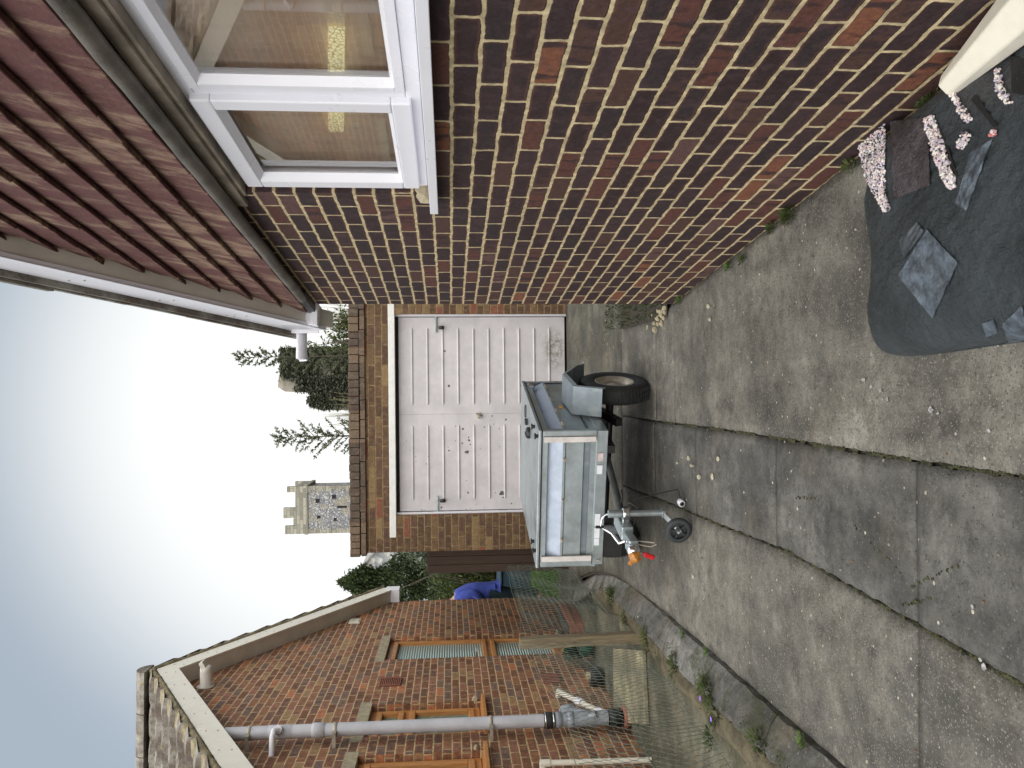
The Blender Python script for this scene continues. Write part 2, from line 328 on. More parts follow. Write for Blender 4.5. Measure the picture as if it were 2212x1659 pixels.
def curtain():
    n = NT('net_curtain_fabric'); sx = n.n('ShaderNodeSeparateXYZ'); n.L(n.tc.outputs['Object'], sx.inputs[0])
    wz = n.m('ADD', sx.outputs[2], n.m('MULTIPLY', n.noise(3, 2), .03)); wx = n.m('ADD', sx.outputs[0], n.m('MULTIPLY', n.noise(4, 2), .04))
    a = n.ss(n.m('SINE', n.m('MULTIPLY', wz, 2*pi/.036)), .90, 1.); b = n.ss(n.m('SINE', n.m('MULTIPLY', wx, 2*pi/.022)), .93, 1., 0, .5)
    g = n.m('MAXIMUM', a, b); c = n.mix(n.ss(n.noise(1.5, 5, stretch=(.5, 1, 5)), .35, .65), (.88,.68,.53), (.94,.80,.66)); c = n.mix(n.m('MULTIPLY', g, .5), c, (.95,.88,.75))
    return n.fin(c, .9)
M_curt = curtain()
def doormat_():
    n = NT('lilac_white_door_paint'); sx = n.n('ShaderNodeSeparateXYZ'); n.L(n.tc.outputs['Object'], sx.inputs[0])
    c = n.mix(n.ss(n.noise(6, 6, rough=.65), .3, .7), (.52,.495,.515), (.62,.59,.61))
    # flaked paint: small chips in a band of the door
    ch = n.ss(n.noise(34, 3, rough=.55), .665, .685); reg = n.ss(n.noise(2.2, 2), .50, .58)
    left = n.ss(sx.outputs[0], -.4, -.2, 1., 0.)
    c = n.mix(n.m('MULTIPLY', n.m('MULTIPLY', ch, reg), left), c, (.13,.12,.13))
    # grime near the foot of the right-hand side
    dx = n.m('SUBTRACT', sx.outputs[0], .38); dz = n.m('SUBTRACT', sx.outputs[2], .24)
    dd = n.m('SQRT', n.m('ADD', n.m('MULTIPLY', n.m('MULTIPLY', dx, dx), .30), n.m('MULTIPLY', dz, dz)))
    gr = n.m('MULTIPLY', n.ss(dd, .04, .17, 1., 0.), n.ss(n.noise(26, 6, rough=.8, stretch=(1, 1, .8)), .36, .62))
    c = n.mix(n.m('MULTIPLY', gr, .85), c, (.16,.15,.10))
    return n.fin(c, .5, 0, n.noise(50, 4), .0006)
M_door = doormat_()
M_timber = None
def wood(name, a, b, st=(8, 8, .6), sc=6, rough=.85):
    n = NT(name); f = n.noise(sc, 7, rough=.7, stretch=st); return n.fin(n.ramp(f, [(.3, a), (.7, b)]), rough, 0, f, .002)
M_post = wood('weathered_post_wood', (.115,.09,.055), (.26,.21,.13), (9, 9, .8))
M_gate = wood('brown_stained_wood', (.048,.030,.023), (.078,.050,.038), (8, 8, .5), 5)
M_ply = concrete('cream_paving', (.30,.27,.175), .1, .05, stain=(.16,.15,.10), brown=.2)
M_wire = plain('galvanised_wire', (.17,.20,.175), .5, .4, var=.3)
M_terra = plain('terracotta', (.30,.115,.075), .8, var=.25, ns=30, bump=.002)
M_gpipe = plain('grey_soil_pipe_plastic', (.50,.50,.545), .45, var=.12, ns=6, bump=.0006, dirt=(.38,.38,.37))
M_gpipe2 = plain('dark_grey_pipe_plastic', (.30,.33,.38), .5, var=.25, ns=12, dirt=(.16,.17,.17))
def flint(name, a, b, c3, sc):
    n = NT(name); v_ = n.voro(sc, 'Color'); s_ = n.n('ShaderNodeSeparateColor'); n.L(v_, s_.inputs[0]); d = n.voro(sc)
    c = n.mix(s_.outputs[0], a, b); c = n.mix(n.m('GREATER_THAN', s_.outputs[1], .8), c, c3); c = n.mix(n.ss(n.noise(.7, 5), .5, .62, 0, .7), c, (.28,.25,.19))
    return n.fin(c, .9, 0, d, .05)
M_flint = flint('knapped_flint', (.13,.135,.15), (.26,.26,.27), (.42,.42,.42), 7.5)
M_ash = bricks('pale_ashlar', [(0, (.25,.24,.20)), (.5, (.30,.29,.24)), (.8, (.21,.205,.175))], (.24,.22,.17), 5., 0., mw=.02, bl=.9, bh=.32)
M_ruin = flint('ruined_rubble', (.22,.20,.17), (.33,.30,.26), (.4,.37,.32), 2.)
M_slate = flint('flint_gable', (.20,.21,.22), (.32,.33,.33), (.42,.42,.40), 4.)
# ------------------------------------------------------------------ ground
def gz(y): return 0. if y < 5. else min(.115, (y-5.)*.0325)
def hn(x, y, s=1.):   # cheap smooth noise
    return (sin(x*3.1*s+1.3*y)+sin(y*4.3*s-2.1*x+1)+sin((x+y)*7.7*s+2))/3
g = MB(); g.grid([[(x, y, -.16) for x in (-600, -20, 0, 20, 600)] for y in (-300, -5, 10, 40, 900)], sm=False)
g.build('ground', M_soil, kind='structure')
ED = [(-1, -1.30), (2.0, -1.355), (2.725, -1.39), (3.47, -1.431), (4.5, -1.48), (5.5, -1.53), (6.445, -1.594), (7.0, -1.70), (7.5, -1.82), (8.6, -2.2)]
def interp(T, y):
    if y <= T[0][0]: return T[0][1]
    for (a, b), (c, d) in zip(T, T[1:]):
        if y <= c: return b+(d-b)*(y-a)/(c-a)
    return T[-1][1]
def edge(y): return interp(ED, y)
def wallx(y): return 1.0915-.1226*y if y < 4.85 else 4.0
J1 = lambda y: -.262+.018*(6-y)/3+.004*sin(y*2.1)
J2 = lambda y: interp([(0, -.80), (1.83, -.755), (3.2, -.715), (4.8, -.775), (6.2, -.82)], y)+.003*sin(y*2.7)
b = MB()
b.grid([[(x, y, gz(y)-.022) for x in [edge(y)-.02, -.5, .5, wallx(y)+.05]] for y in [-1+.4*i for i in range(24)]+[8.54]], sm=False)
b.build('soil_bed', M_soil, kind='structure')
def slab(name, xl, xr, y0, y1, m, step=.035, nx=None, jl=.004, jr=.004):
    b = MB(); ys = [y0+(y1-y0)*i/max(2, int((y1-y0)/step)) for i in range(max(2, int((y1-y0)/step))+1)]; nx = nx or 14
    rows = []
    for y in ys:
        a = xl(y)+random.uniform(-jl, jl)+.003; c = xr(y)+random.uniform(-jr, jr)-.003; r = []
        for k in range(nx+1):
            x = a+(c-a)*k/nx; ed = min(k, nx-k) == 0
            r.append((x, y+(random.uniform(-.004, .004) if y in (y0, y1) else 0), gz(y)+.002*hn(x, y, .8)-(.006 if ed or y in (y0, y1) else 0)))
        rows.append([(a, y, gz(y)-.03)]+r+[(c, y, gz(y)-.03)])
    rows = [[(p[0], y0-.001, gz(y0)-.03) for p in rows[0]]]+rows+[[(p[0], y1+.001, gz(y1)-.03) for p in rows[-1]]]
    b.grid(rows); return b.build(name, m, kind='structure')
slab('driveway_left_lane', edge, lambda y: J2(y)-.002, -1, 2.275, M_concR)
slab('driveway_left_lane', edge, lambda y: J2(y)-.002, 2.285, 6.165, M_concR)
ms = [-1, 2.28, 3.31, 4.43, 5.3, 6.165]
for a, c in zip(ms, ms[1:]): slab('driveway_middle_lane', lambda y: J2(y)+.004, lambda y: J1(y)-.004, a+.003, c-.003, M_concM)
slab('driveway_right_lane', lambda y: J1(y)+.002, lambda y: wallx(y) if y < 4.85 else .49+(y-4.85)*1.2, -1, 4.84, M_concR, nx=20)
slab('driveway_right_lane', lambda y: J1(y)+.002, lambda y: .50-.20*(y-4.85), 4.842, 5.25, M_concR, nx=20)
slab('driveway_right_lane', lambda y: J1(y)+.002, lambda y: .42+.9*(y-5.25), 5.252, 6.165, M_concR, nx=20)
slab('driveway_far_apron', edge, lambda y: 3.0, 6.175, 8.60, M_concF, nx=40)
# moss lines in the two long joints
b = MB()
for J, a, c in ((J1, 1.2, 6.1), (J2, 1.2, 6.1)):
    y = a
    while y < c:
        if hn(y*3, y*5+J(y)*40) > (-.35 if y < 3.2 else -.05):
            for _ in range(3): b.stone((J(y)+random.uniform(-.005, .005), y, -.008), random.uniform(.004, .009))
        y += .011
for (x0, y0, x1, y1) in ((-.45, 2.9, -.47, 3.1), (-.5, 2.65, -.6, 2.35), (-.63, 2.3, -.5, 2.05), (-.64, 2.2, -.7, 2.35)):
    for i in range(26):
        t = random.random(); b.stone((x0+(x1-x0)*t+random.uniform(-.006, .006), y0+(y1-y0)*t, .000), random.uniform(.003, .006))
b.build('joint_moss', M_moss, kind='stuff', label='green moss growing in the joints of the concrete drive', category='moss')
# grit, chips and bird droppings scattered on the slabs
b = MB()
for _ in range(420):
    y = random.uniform(1.2, 7.5); x = random.uniform(edge(y)+.03, min(wallx(y), 1.0)-.02)
    b.stone((x, y, gz(y)+.002), random.choice((.002, .003, .003, .004, .006)), random.choice((0, 0, 1, 2)))
for (px, py) in ((1500, 1245), (1497, 1005), (1490, 990), (1512, 1030), (1541, 1030), (1553, 990), (1536, 690), (1533, 662), (1466, 1000)):
    q = onz(px, py, 0); b.stone((q.x, q.y, .006), random.uniform(.012, .02), 1)
b.build('grit', [plain('grey_grit', (.22,.2,.16), .9), plain('pale_grit', (.40,.37,.29), .9), plain('brown_grit', (.16,.10,.06), .9)], kind='stuff', label='loose grit and small stones scattered over the drive', category='grit')
b = MB()
for (px, py, r) in ((1869, 820, .030), (1885, 835, .022), (1905, 842, .025), (1920, 862, .02), (2015, 885, .035), (2030, 893, .02), (1800, 532, .014), (1810, 528, .01), (2140, 930, .02), (2130, 1440, .03), (2122, 1425, .02), (1975, 1500, .014), (2105, 1310, .02)):
    q = onz(px, py, 0); n_ = 9; r *= .4; pts = [(q.x+r*cos(2*pi*k/n_)*random.uniform(.3, 1), q.y+r*sin(2*pi*k/n_)*random.uniform(.4, 1.3), .0065) for k in range(n_)]
    b.add(pts, [tuple(range(n_))])
b.build('splash_marks', plain('chalky_white', (.36,.36,.36), .9, var=.5, ns=80), kind='stuff', label='chalky white splashes on the drive surface', category='splash')
# kerb / upstand on the left of the drive
def ktop(y): return edge(y)-.165-.02*sin(y*1.7)
segs = [(-1, 1.1), (1.1, 2.0), (2.0, 2.62), (2.62, 3.28), (3.28, 3.9), (3.9, 4.85), (4.85, 5.6), (5.6, 6.3), (6.3, 6.95), (6.95, 7.7), (7.7, 8.5)]
b = MB()
for (a, c) in segs:
    dz = random.uniform(-.016, .016); n_ = max(4, int((c-a)/.05)); rows = []
    for i in range(n_+1):
        y = a+.004+(c-a-.008)*i/n_; e = edge(y); t = ktop(y); q = lambda s: random.uniform(-s, s)
        nn_ = .012*hn(y*9, y*4); rows.append([(e-.006+q(.004), y, -.03), (e-.012+q(.004)+nn_*.6, y, .012), (e-.05, y, .036+dz*.5+q(.002)), (e-.10, y, .056+dz*.7+q(.002)), (t+.0+q(.012)+nn_, y, .082+dz+q(.003)), (t-.035+q(.012)+nn_*2, y, .070+dz), (t-.035, y, -.06)])
    rows = [[(p[0], a+.004, -.06) for p in rows[0]]]+rows+[[(p[0], c-.004, -.06) for p in rows[-1]]]
    b.grid(rows, sm=False)
b.build('kerb', M_kerb, kind='structure')
b = MB()
rows = []
for i in range(102):
    y = -.8+.08*i; t = ktop(y); rows.append([(t+.012, y, .05), (t-.02, y, .085+.012*hn(t, y*6)), (t-.07, y, .09+.02*hn(t+3, y*5)), (t-.13, y, .07+.02*hn(t, y*4)), (t-.20, y, .0), (t-.26, y, -.10)])
b.grid(rows); b.build('earth_bank', M_dirt, kind='structure')
# neighbour's path and lawn
b = MB()
def lwx(y): return -2.548-.0456*y
b.grid([[(x, y, -.045-.012*max(0, y-7)+.004*hn(x, y)) for x in (lwx(y)-.1, -2.5, -2.2, ktop(y)-.15)] for y in [-1+.25*i for i in range(40)]+[9.6, 10.9]])
b.build('neighbour_path', M_path, kind='structure')
b = MB(); b.grid([[(x, y, -.09+.01*hn(x, y)) for x in (-9, -6, -4, -3, -1.9)] for y in (10.9, 12, 13, 14, 15, 18)]); b.build('lawn', M_grass, kind='structure')
b = MB()
for _ in range(5000):
    x = random.uniform(-5, -2.2); y = random.uniform(10.9, 14.6); b.leaf((x, y, -.09), (random.uniform(-.4, .4), random.uniform(-.4, .4), 1), (0, 1, 0), random.uniform(.03, .07), .012)
b.build('grass', M_grass, kind='stuff', label='short bright green lawn grass behind the neighbouring house', category='grass')
# ------------------------------------------------------------------ our house on the right
def frame_obj(name, label, cat, o, ax):
    rz = math.atan2(ax[1], ax[0]); return thing(name, label, cat, (o[0], o[1], 0), rz)
RL = 7.3; EZ = 2.285; SL = .667
HR = frame_obj('brick_house', 'dark red brick house at right with wine tile hung gable and white window', 'house', (.496, 4.857), (.1217, -.9926))
def RW(px, py, out=0.):     # photo point on the right wall -> (L, z)
    n_ = .99256; x0 = 1.0915-out/n_; d = ray(px, py); t = x0/(d.x+.1226); p = CAM+d*t
    return ((p.x-.496)*.1217+(p.y-4.857)*-.9926, p.z)
W0, W1, WZ0, WZ1 = 1.872, 4.0, 1.475, 2.165
b = MB()
b.box(0, W0, 0, .25, -.15, 2.24); b.box(W1, RL, 0, .25, -.15, 2.24); b.box(W0, W1, 0, .25, -.15, 1.455)
b.box(W0, W1, .13, .25, 2.166, 2.24)
b.box(0, .25, .25, 6, -.15, 2.24); b.box(RL-.25, RL, .25, 6, -.15, 2.24); b.box(.25, RL-.25, 5.75, 6, -.15, 2.24)
b.build('wall', M_brickR, HR)
# roof gable core
b = MB(); AP = RL/2; AZ = EZ+SL*AP
b.prism([(0, .02, 2.241), (RL, .02, 2.241), (RL, .02, EZ), (AP, .02, AZ), (0, .02, EZ)], (0, .2, 0)); b.build('gable_backing', M_board, HR)
# hung tiles, row above row
b = MB(); gauge = .123; row = 0; z = 2.252
while z < AZ:
    x = -.02-(row % 2)*.085
    while x < RL:
        w_ = .168; zt = z+gauge+.03; mx_ = x+w_/2
        lim = EZ+SL*(min(mx_, RL-mx_))
        if z < lim+.02:
            zt = min(zt, lim+.04); j = random.uniform(-.003, .003); k = random.uniform(-.004, .004); x0 = max(0, x+.0012); x1 = min(RL, x+w_-.0012)
            if x1-x0 > .03: b.hexa([(x0, -.055+j, z+k), (x1, -.055+j+random.uniform(-.003,.003), z+k+random.uniform(-.003,.003)), (x1, -.034, z+.001), (x0, -.034, z+.001), (x0, -.024, zt), (x1, -.024, zt), (x1, -.006, zt), (x0, -.006, zt)])
        x += w_
    z += gauge; row += 1
b.build('tile_hanging', M_tile, HR, bevel=.003, seg=1)
# lead roll at the foot of the tiles, with board below
b = MB(); pts = [(.35+.15*i, -.045+.003*hn(i, 2), 2.222+.002*hn(i, 5)) for i in range(int((RL-.4)/.15))]
b.tube(pts, .026, 12); b.build('lead_roll', M_lead, HR)
b = MB(); b.box(.0, .36, -.055, .0, 2.205, 2.245); b.build('tile_batten', M_black, HR)
b = MB(); b.box(W0-.10, W1+.1, -.02, .015, 2.166, 2.205); b.box(W0-.02, W1+.02, -.008, .06, 2.150, 2.166); b.build('window_head_board', M_board, HR)
# roof slabs, undercloak and verge tiles, soffit, barge board
def rake(b, o0, o1, d0, d1, La=-.22, Lb=None, mi=0):   # band along the rake between vertical offsets d0..d1
    Lb = AP if Lb is None else Lb
    for s_ in (0, 1):
        f = lambda L: (L, EZ+SL*L) if not s_ else (RL-L, EZ+SL*L)
        (xa, za), (xb, zb) = f(La), f(Lb)
        vs = [(xa, -o0, za+d0), (xb, -o0, zb+d0), (xb, -o1, zb+d0), (xa, -o1, za+d0), (xa, -o0, za+d1), (xb, -o0, zb+d1), (xb, -o1, zb+d1), (xa, -o1, za+d1)]
        b.hexa(vs, mi)
b = MB(); rake(b, .0, .105, -.004, .03); sf = b.build('soffit', M_upvc2, HR)
b = MB(); rake(b, .106, .125, -.012, .235, La=-.16); rake(b, .126, .132, -.016, .03, La=-.16); bb = b.build('barge_board', M_upvc, HR, bevel=.002)
b = MB()
for s_ in (0, 1):
    for i in range(9):
        L = .25+i*.4
        if L < AP:
            x = L if not s_ else RL-L; z0 = EZ+SL*L+.10; b.mark(); b.cyl((x, -.124, z0), (x, -.129, z0), .005, 8); b.mark(); b.cyl((x, -.124, z0+.07), (x, -.129, z0+.07), .005, 8)
b.each('nail_cap', M_rim, bb)
b = MB(); rake(b, -.2, .10, .20, .245, La=-.2); rake(b, .0, .155, .237, .262, La=-.22)
for s_ in (0, 1):
    L = -.30; i = 0
    while L < AP:
        L2 = min(AP, L+.36); f = lambda q, d: ((q if not s_ else RL-q), EZ+SL*q+d)
        (xa, za), (xb, zb) = f(L, .300), f(L2, .266)
        o = .165+random.uniform(-.006, .006)
        b.hexa([(xa, -o, za-.032), (xb, -o, zb-.0), (xb, 6.2, zb-.0), (xa, 6.2, za-.032), (xa, -o, za), (xb, -o, zb+.03), (xb, 6.2, zb+.03), (xa, 6.2, za)]); L += .33
b.build('roof', M_roof, HR)
# boxed eave end and gutter
b = MB(); b.box(-.20, -.02, -.125, .02, 2.20, 2.42); b.box(-.02, .03, -.135, .0, 2.19, 2.225); b.box(-.215, -.2, -.14, 6, 2.22, 2.40); b.build('box_end', M_upvc, HR, bevel=.003)
b = MB(); rows = []
for yy in (-.30, -.27, -.24, 6.):
    r = .056 if yy > -.25 else .060; rows.append([(-.275+r*cos(pi+q*pi/10), yy, 2.36+r*sin(pi+q*pi/10)) for q in range(11)]+[(-.275+(r-.005)*cos(2*pi-q*pi/10), yy, 2.36+(r-.005)*sin(2*pi-q*pi/10)) for q in range(11)])
b.grid(rows); b.prism([(-.275+.058*cos(pi+q*pi/10), -.295, 2.36+.058*sin(pi+q*pi/10)) for q in range(11)], (0, .006, 0)); b.build('gutter', M_upvc, HR)
# window: outer frame, fixed light, opening sash, panes, sill
def prof_rect(b, x0, x1, z0, z1, w_, y0, y1, ch=.012):   # rectangular frame ring with chamfered inner face
    for (a, c, e, f_) in ((x0, x1, z0, z0+w_), (x0, x1, z1-w_, z1)): b.box(a, c, y0, y1, e, f_)
    b.box(x0, x0+w_, y0, y1, z0+w_, z1-w_); b.box(x1-w_, x1, y0, y1, z0+w_, z1-w_)
    # bead sloping in to the glass
    i0, i1, k0, k1 = x0+w_, x1-w_, z0+w_, z1-w_; q = ch
    for vs in (((i0,y0+.002,k0),(i1,y0+.002,k0),(i1-q,y0+.03,k0+q),(i0+q,y0+.03,k0+q)), ((i0,y0+.002,k1),(i1,y0+.002,k1),(i1-q,y0+.03,k1-q),(i0+q,y0+.03,k1-q)),
               ((i0,y0+.002,k0),(i0,y0+.002,k1),(i0+q,y0+.03,k1-q),(i0+q,y0+.03,k0+q)), ((i1,y0+.002,k0),(i1,y0+.002,k1),(i1-q,y0+.03,k1-q),(i1-q,y0+.03,k0+q))): b.add(vs, [(0,1,2,3)])
    # black gasket
MUL = 2.575
b = MB(); prof_rect(b, W0, W1, WZ0, WZ1, .045, .03, .10, 0.001); b.box(MUL-.03, MUL+.03, .031, .10, WZ0+.045, WZ1-.045)
fr = b.build('window_frame', M_upvc, HR, bevel=.004)
b = MB(); prof_rect(b, W0+.028, MUL-.008, WZ0+.03, WZ1-.03, .058, .008, .06, .016); sa = b.build('window_sash', M_upvc, fr, bevel=.005)
b = MB(); prof_rect(b, MUL+.03, W1-.045, WZ0+.045, WZ1-.045, .028, .024, .07, .014); b.build('glazing_bead', M_upvc, fr, bevel=.002)
b = MB()
for (x0, x1, z0, z1) in ((W0+.085, MUL-.066, WZ0+.087, WZ1-.087), (MUL+.057, W1-.073, WZ0+.072, WZ1-.072)):
    b.mark()
    for t in (0, 1): b.box(x0-(t*.0), x1, .047, .05, z0-.004 if t == 0 else z1, z0 if t == 0 else z1+.004)
    b.box(x0-.004, x0, .046, .051, z0, z1); b.box(x1, x1+.004, .046, .051, z0, z1)
b.each('gasket', M_black, fr)
b = MB()
for (x0, x1, z0, z1) in ((W0+.08, MUL-.06, WZ0+.08, WZ1-.08), (MUL+.05, W1-.065, WZ0+.065, WZ1-.065)):
    b.mark(); b.add([(x0,.05,z0),(x1,.05,z0),(x1,.05,z1),(x0,.05,z1)], [(0,1,2,3)]); b.add([(x0,.068,z0),(x1,.070,z0),(x1,.073,z1),(x0,.071,z1)], [(0,1,2,3)])
b.each('window_pane', M_clear, fr)
b = MB(); b.hexa([(W0-.058, -.055, 1.452), (W1, -.055, 1.452), (W1, .06, 1.452), (W0-.058, .06, 1.452), (W0-.058, -.055, 1.468), (W1, -.055, 1.468), (W1, .06, 1.476), (W0-.058, .06, 1.476)])
b.box(W0-.058, W1, -.060, -.048, 1.437, 1.468); b.build('window_sill', M_upvc, HR, bevel=.002)
b = MB(); b.stone((W0-.02, .012, 1.485), .055); b.build('sill_mortar', M_stoneL, HR)
b = MB(); b.box(W0, W1, .11, .6, 1.40, 1.455); b.box(W0, W1, .101, .5, 2.167, 2.2); b.build('inner_reveal', M_upvc2, HR)
# net curtain in folds and a glowing strip standing in for far-window daylight
b = MB(); b.grid([[(W0+.02+(W1-W0-.04)*i/240, .098+.005*sin(i*.55+z_*1.2)+.003*sin(i*.21), z_) for i in range(241)] for z_ in (1.456, 1.7, 1.9, 2.16)])
cu = b.build('net_curtain', M_curt); cu.matrix_world = HR.matrix_world
cu.location = HR.location; cu.rotation_euler = HR.rotation_euler
cu['label'] = 'tan net curtain in fine folds hanging behind the white window'; cu['category'] = 'curtain'
def glow_strip():  # self-lit cream pattern standing in for daylight, not fabric
    n = NT('glowing_daylight'); v_ = n.voro(70, 'Distance', 'DISTANCE_TO_EDGE'); f = n.ss(v_, .03, .10)
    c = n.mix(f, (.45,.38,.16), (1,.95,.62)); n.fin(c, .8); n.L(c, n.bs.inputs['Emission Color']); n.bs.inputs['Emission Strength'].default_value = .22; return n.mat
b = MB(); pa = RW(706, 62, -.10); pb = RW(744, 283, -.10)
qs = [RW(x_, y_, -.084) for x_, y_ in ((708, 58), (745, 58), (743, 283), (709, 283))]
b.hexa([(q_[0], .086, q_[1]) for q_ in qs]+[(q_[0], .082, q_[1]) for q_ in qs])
la = b.build('daylight_strip', glow_strip(), cu)
# ------------------------------------------------------------------ neighbouring house on the left
HL = frame_obj('brick_house', 'brown brick house at left with oak framed windows and tall grey soil pipe', 'house', (-3.06, 11.23), (.0456, -.999))
def LW(px, py, out=0.):
    d = ray(px, py); t = (-2.548+out)/(d.x+.0456); p = CAM+d*t
    return ((p.x+3.06)*.0456+(p.y-11.23)*-.999, p.z)
LLn = 6.72; LEZ = 2.22; LSL = .546; LAP = 3.36; LAZ = LEZ+LSL*LAP
D = (1.87, 2.74, 2.125); W2 = (4.09, 4.80, 1.135, 2.095); W3 = (5.16, 6.35, 1.16, 2.095)
b = MB()
def wbox(x0, x1, z0, z1): b.box(x0, x1, -.25, 0, z0, z1)
wbox(0, D[0], -.2, 2.0); wbox(D[1], W2[0], -.2, 2.0); wbox(W2[1], W3[0], -.2, 2.0); wbox(W3[1], LLn, -.2, 2.0)
wbox(W2[0], W2[1], -.2, W2[2]); wbox(W3[0], W3[1], -.2, W3[2]); wbox(D[0], D[1], -.2, .16)
# above: gable with the openings' tops
wbox(0, D[0], 2.0, 2.125); wbox(D[1], W2[0], 2.0, 2.125); wbox(W2[1], W3[0], 2.0, 2.125); wbox(W3[1], LLn, 2.0, 2.125)
b.prism([(0, 0, 2.125), (0, 0, LEZ), (LAP, 0, LAZ), (LLn, 0, LEZ), (LLn, 0, 2.125)], (0, -.25, 0))
b.box(0, .25, -7, -.25, -.2, 2.22)
b.build('wall', M_brickL, HL)
for (x0, x1) in ((D[0]-.07, D[1]+.07), (W2[0]-.07, W2[1]+.1), (W3[0]-.07, W3[1]+.1)):
    b = MB(); b.box(x0, x1, -.1, .004, 2.120, 2.222); b.build('lintel', M_stoneL, HL)
def oakframe(x0, x1, z0, z1, parent, name='window', glass=M_glassF, bars=(), y0=-.09, sills=True):
    b = MB(); prof_rect2(b, x0, x1, z0, z1, .062, y0-.02, y0+.035)
    for z_ in bars: b.box(x0+.055, x1-.055, y0-.02, y0+.03, z_-.028, z_+.028)
    w_ = b.build(name, M_oak, parent, bevel=.006)
    zs = [z0+.055]+[q for z_ in sorted(bars) for q in (z_-.028, z_+.028)]+[z1-.055]
    for a, c in zip(zs[::2], zs[1::2]):
        s = MB(); prof_rect2(s, x0+.058, x1-.058, a-.004, c+.004, .052, y0, y0+.055); s.build('sash', M_oak, w_, bevel=.008)
        g_ = MB(); g_.box(x0+.1, x1-.1, y0+.008, y0+.014, a+.045, c-.045); g_.build('pane', glass, w_)
    return w_
def prof_rect2(b, x0, x1, z0, z1, w_, y0, y1):
    b.box(x0, x1, y0, y1, z0, z0+w_); b.box(x0, x1, y0, y1, z1-w_, z1); b.box(x0, x0+w_, y0, y1, z0+w_, z1-w_); b.box(x1-w_, x1, y0, y1, z0+w_, z1-w_)
dr = oakframe(D[0]+.002, D[1]-.002, .16, 2.118, HL, 'door', M_glassR, bars=(.98,))
b = MB(); b.cyl((D[1]-.09, -.04, 1.13), (D[1]-.09, .03, 1.13), .012, 8); b.tube([(D[1]-.09, .025, 1.13), (D[1]-.2, .03, 1.13)], .008, 8); b.box(D[1]-.11, D[1]-.07, -.05, -.04, 1.02, 1.2); b.build('handle', M_chrome, dr)
b = MB(); b.box(D[0], D[1], -.1, .03, .10, .155); b.build('threshold', M_chrome, HL, bevel=.004)
oakframe(W2[0]+.002, W2[1]-.002, W2[2]+.02, 2.118, HL, bars=(1.80,)); oakframe(W3[0]+.002, W3[1]-.002, W3[2]+.02, 2.118, HL)
for W_ in (W2, W3):
    b = MB(); b.hexa([(W_[0]-.05, -.08, W_[2]-.02), (W_[1]+.05, -.08, W_[2]-.02), (W_[1]+.05, .05, W_[2]-.03), (W_[0]-.05, .05, W_[2]-.03), (W_[0]-.05, -.08, W_[2]+.018), (W_[1]+.05, -.08, W_[2]+.018), (W_[1]+.05, .05, W_[2]+.002), (W_[0]-.05, .05, W_[2]+.002)]); b.build('window_sill', M_oak, HL, bevel=.004)
    b = MB(); b.stone((W_[0]-.03, .0, W_[2]+.06), .045); b.build('sill_mortar', M_stoneL, HL)
def airbrick(L0, L1, z0, z1, m):
    b = MB(); b.box(L0, L1, -.01, .004, z0, z1, 1); n_ = 11
    for i in range(n_+1): z_ = z0+(z1-z0)*i/n_; b.box(L0, L1, .004, .014, z_-.0045, z_+.0045)
    b.box(L0, L0+.012, .004, .015, z0, z1); b.box(L1-.012, L1, .004, .015, z0, z1)
    return b.build('air_brick', [m, M_dark], HL)
airbrick(3.36, 3.60, 1.965-.06, 2.10, M_terra); airbrick(3.44, 3.70, .36, .52, M_terra)
a1 = LW(755, 1338); a2 = LW(778, 1348)
b = MB(); b.box(.97, 1.17, .0, .012, 2.56, 2.70); b.box(.99, 1.15, .012, .02, 2.575, 2.63); b.box(.99, 1.15, .012, .02, 2.635, 2.685); b.build('vent_plate', M_cream, HL)
fl = LW(448, 1485)
b = MB(); b.lathe([(.0, .0), (.085, .002), (.085, .012), (.055, .014), (.055, .15), (.052, .19), (.040, .20), (.0, .20)], (fl[0]-.02, 0, fl[1]+.02), 'y', 20)
b.obox((fl[0]-.02, .2, fl[1]+.035), (.10, .1, .04), Matrix.Rotation(.5, 3, 'X')); b.build('flue_terminal', M_upvc2, HL)
# rake trim
def rakeL(b, o0, o1, d0, d1, La=-.1):
    for s_ in (0, 1):
        f = lambda L: (L, LEZ+LSL*L) if not s_ else (LLn-L, LEZ+LSL*L)
        (xa, za), (xb, zb) = f(La), f(LAP)
        vs = [(xa, o1, za+d0), (xb, o1, zb+d0), (xb, o0, zb+d0), (xa, o0, za+d0), (xa, o1, za+d1), (xb, o1, zb+d1), (xb, o0, zb+d1), (xa, o0, za+d1)]
        b.hexa(vs)
b = MB(); rakeL(b, .0, .155, .0, .025); b.build('soffit', M_upvc2, HL)
b = MB(); rakeL(b, .156, .175, -.01, .20); bb = b.build('barge_board', M_cream, HL, bevel=.002)
b = MB(); b.box(-.16, .06, .0, .18, 2.13, 2.32); b.build('box_end', M_upvc, HL, bevel=.004)
b = MB()
for s_ in (0, 1):
    for i in range(9):
        L = .2+i*.38
        if L < LAP-.1:
            x = L if not s_ else LLn-L; z0 = LEZ+LSL*L+.05; b.mark(); b.cyl((x, .174, z0), (x, .179, z0), .006, 8); b.mark(); b.cyl((x, .174, z0+.09), (x, .179, z0+.09), .006, 8)
b.each('nail_cap', M_rim, bb)
b = MB()
for s_ in (0, 1):
    rows = []
    for i in range(90):
        L = -.12+(LAP+.12)*i/89; x = L if not s_ else LLn-L; z0 = LEZ+LSL*L; j = lambda s: random.uniform(-s, s)
        rows.append([(x, .10, z0+.20), (x, .175+j(.006), z0+.205), (x, .19+j(.012), z0+.235+j(.012)), (x, .17+j(.012), z0+.275+j(.014)), (x, .05, z0+.28)])
    b.grid(rows)
b.build('verge_mortar', M_verge, HL)
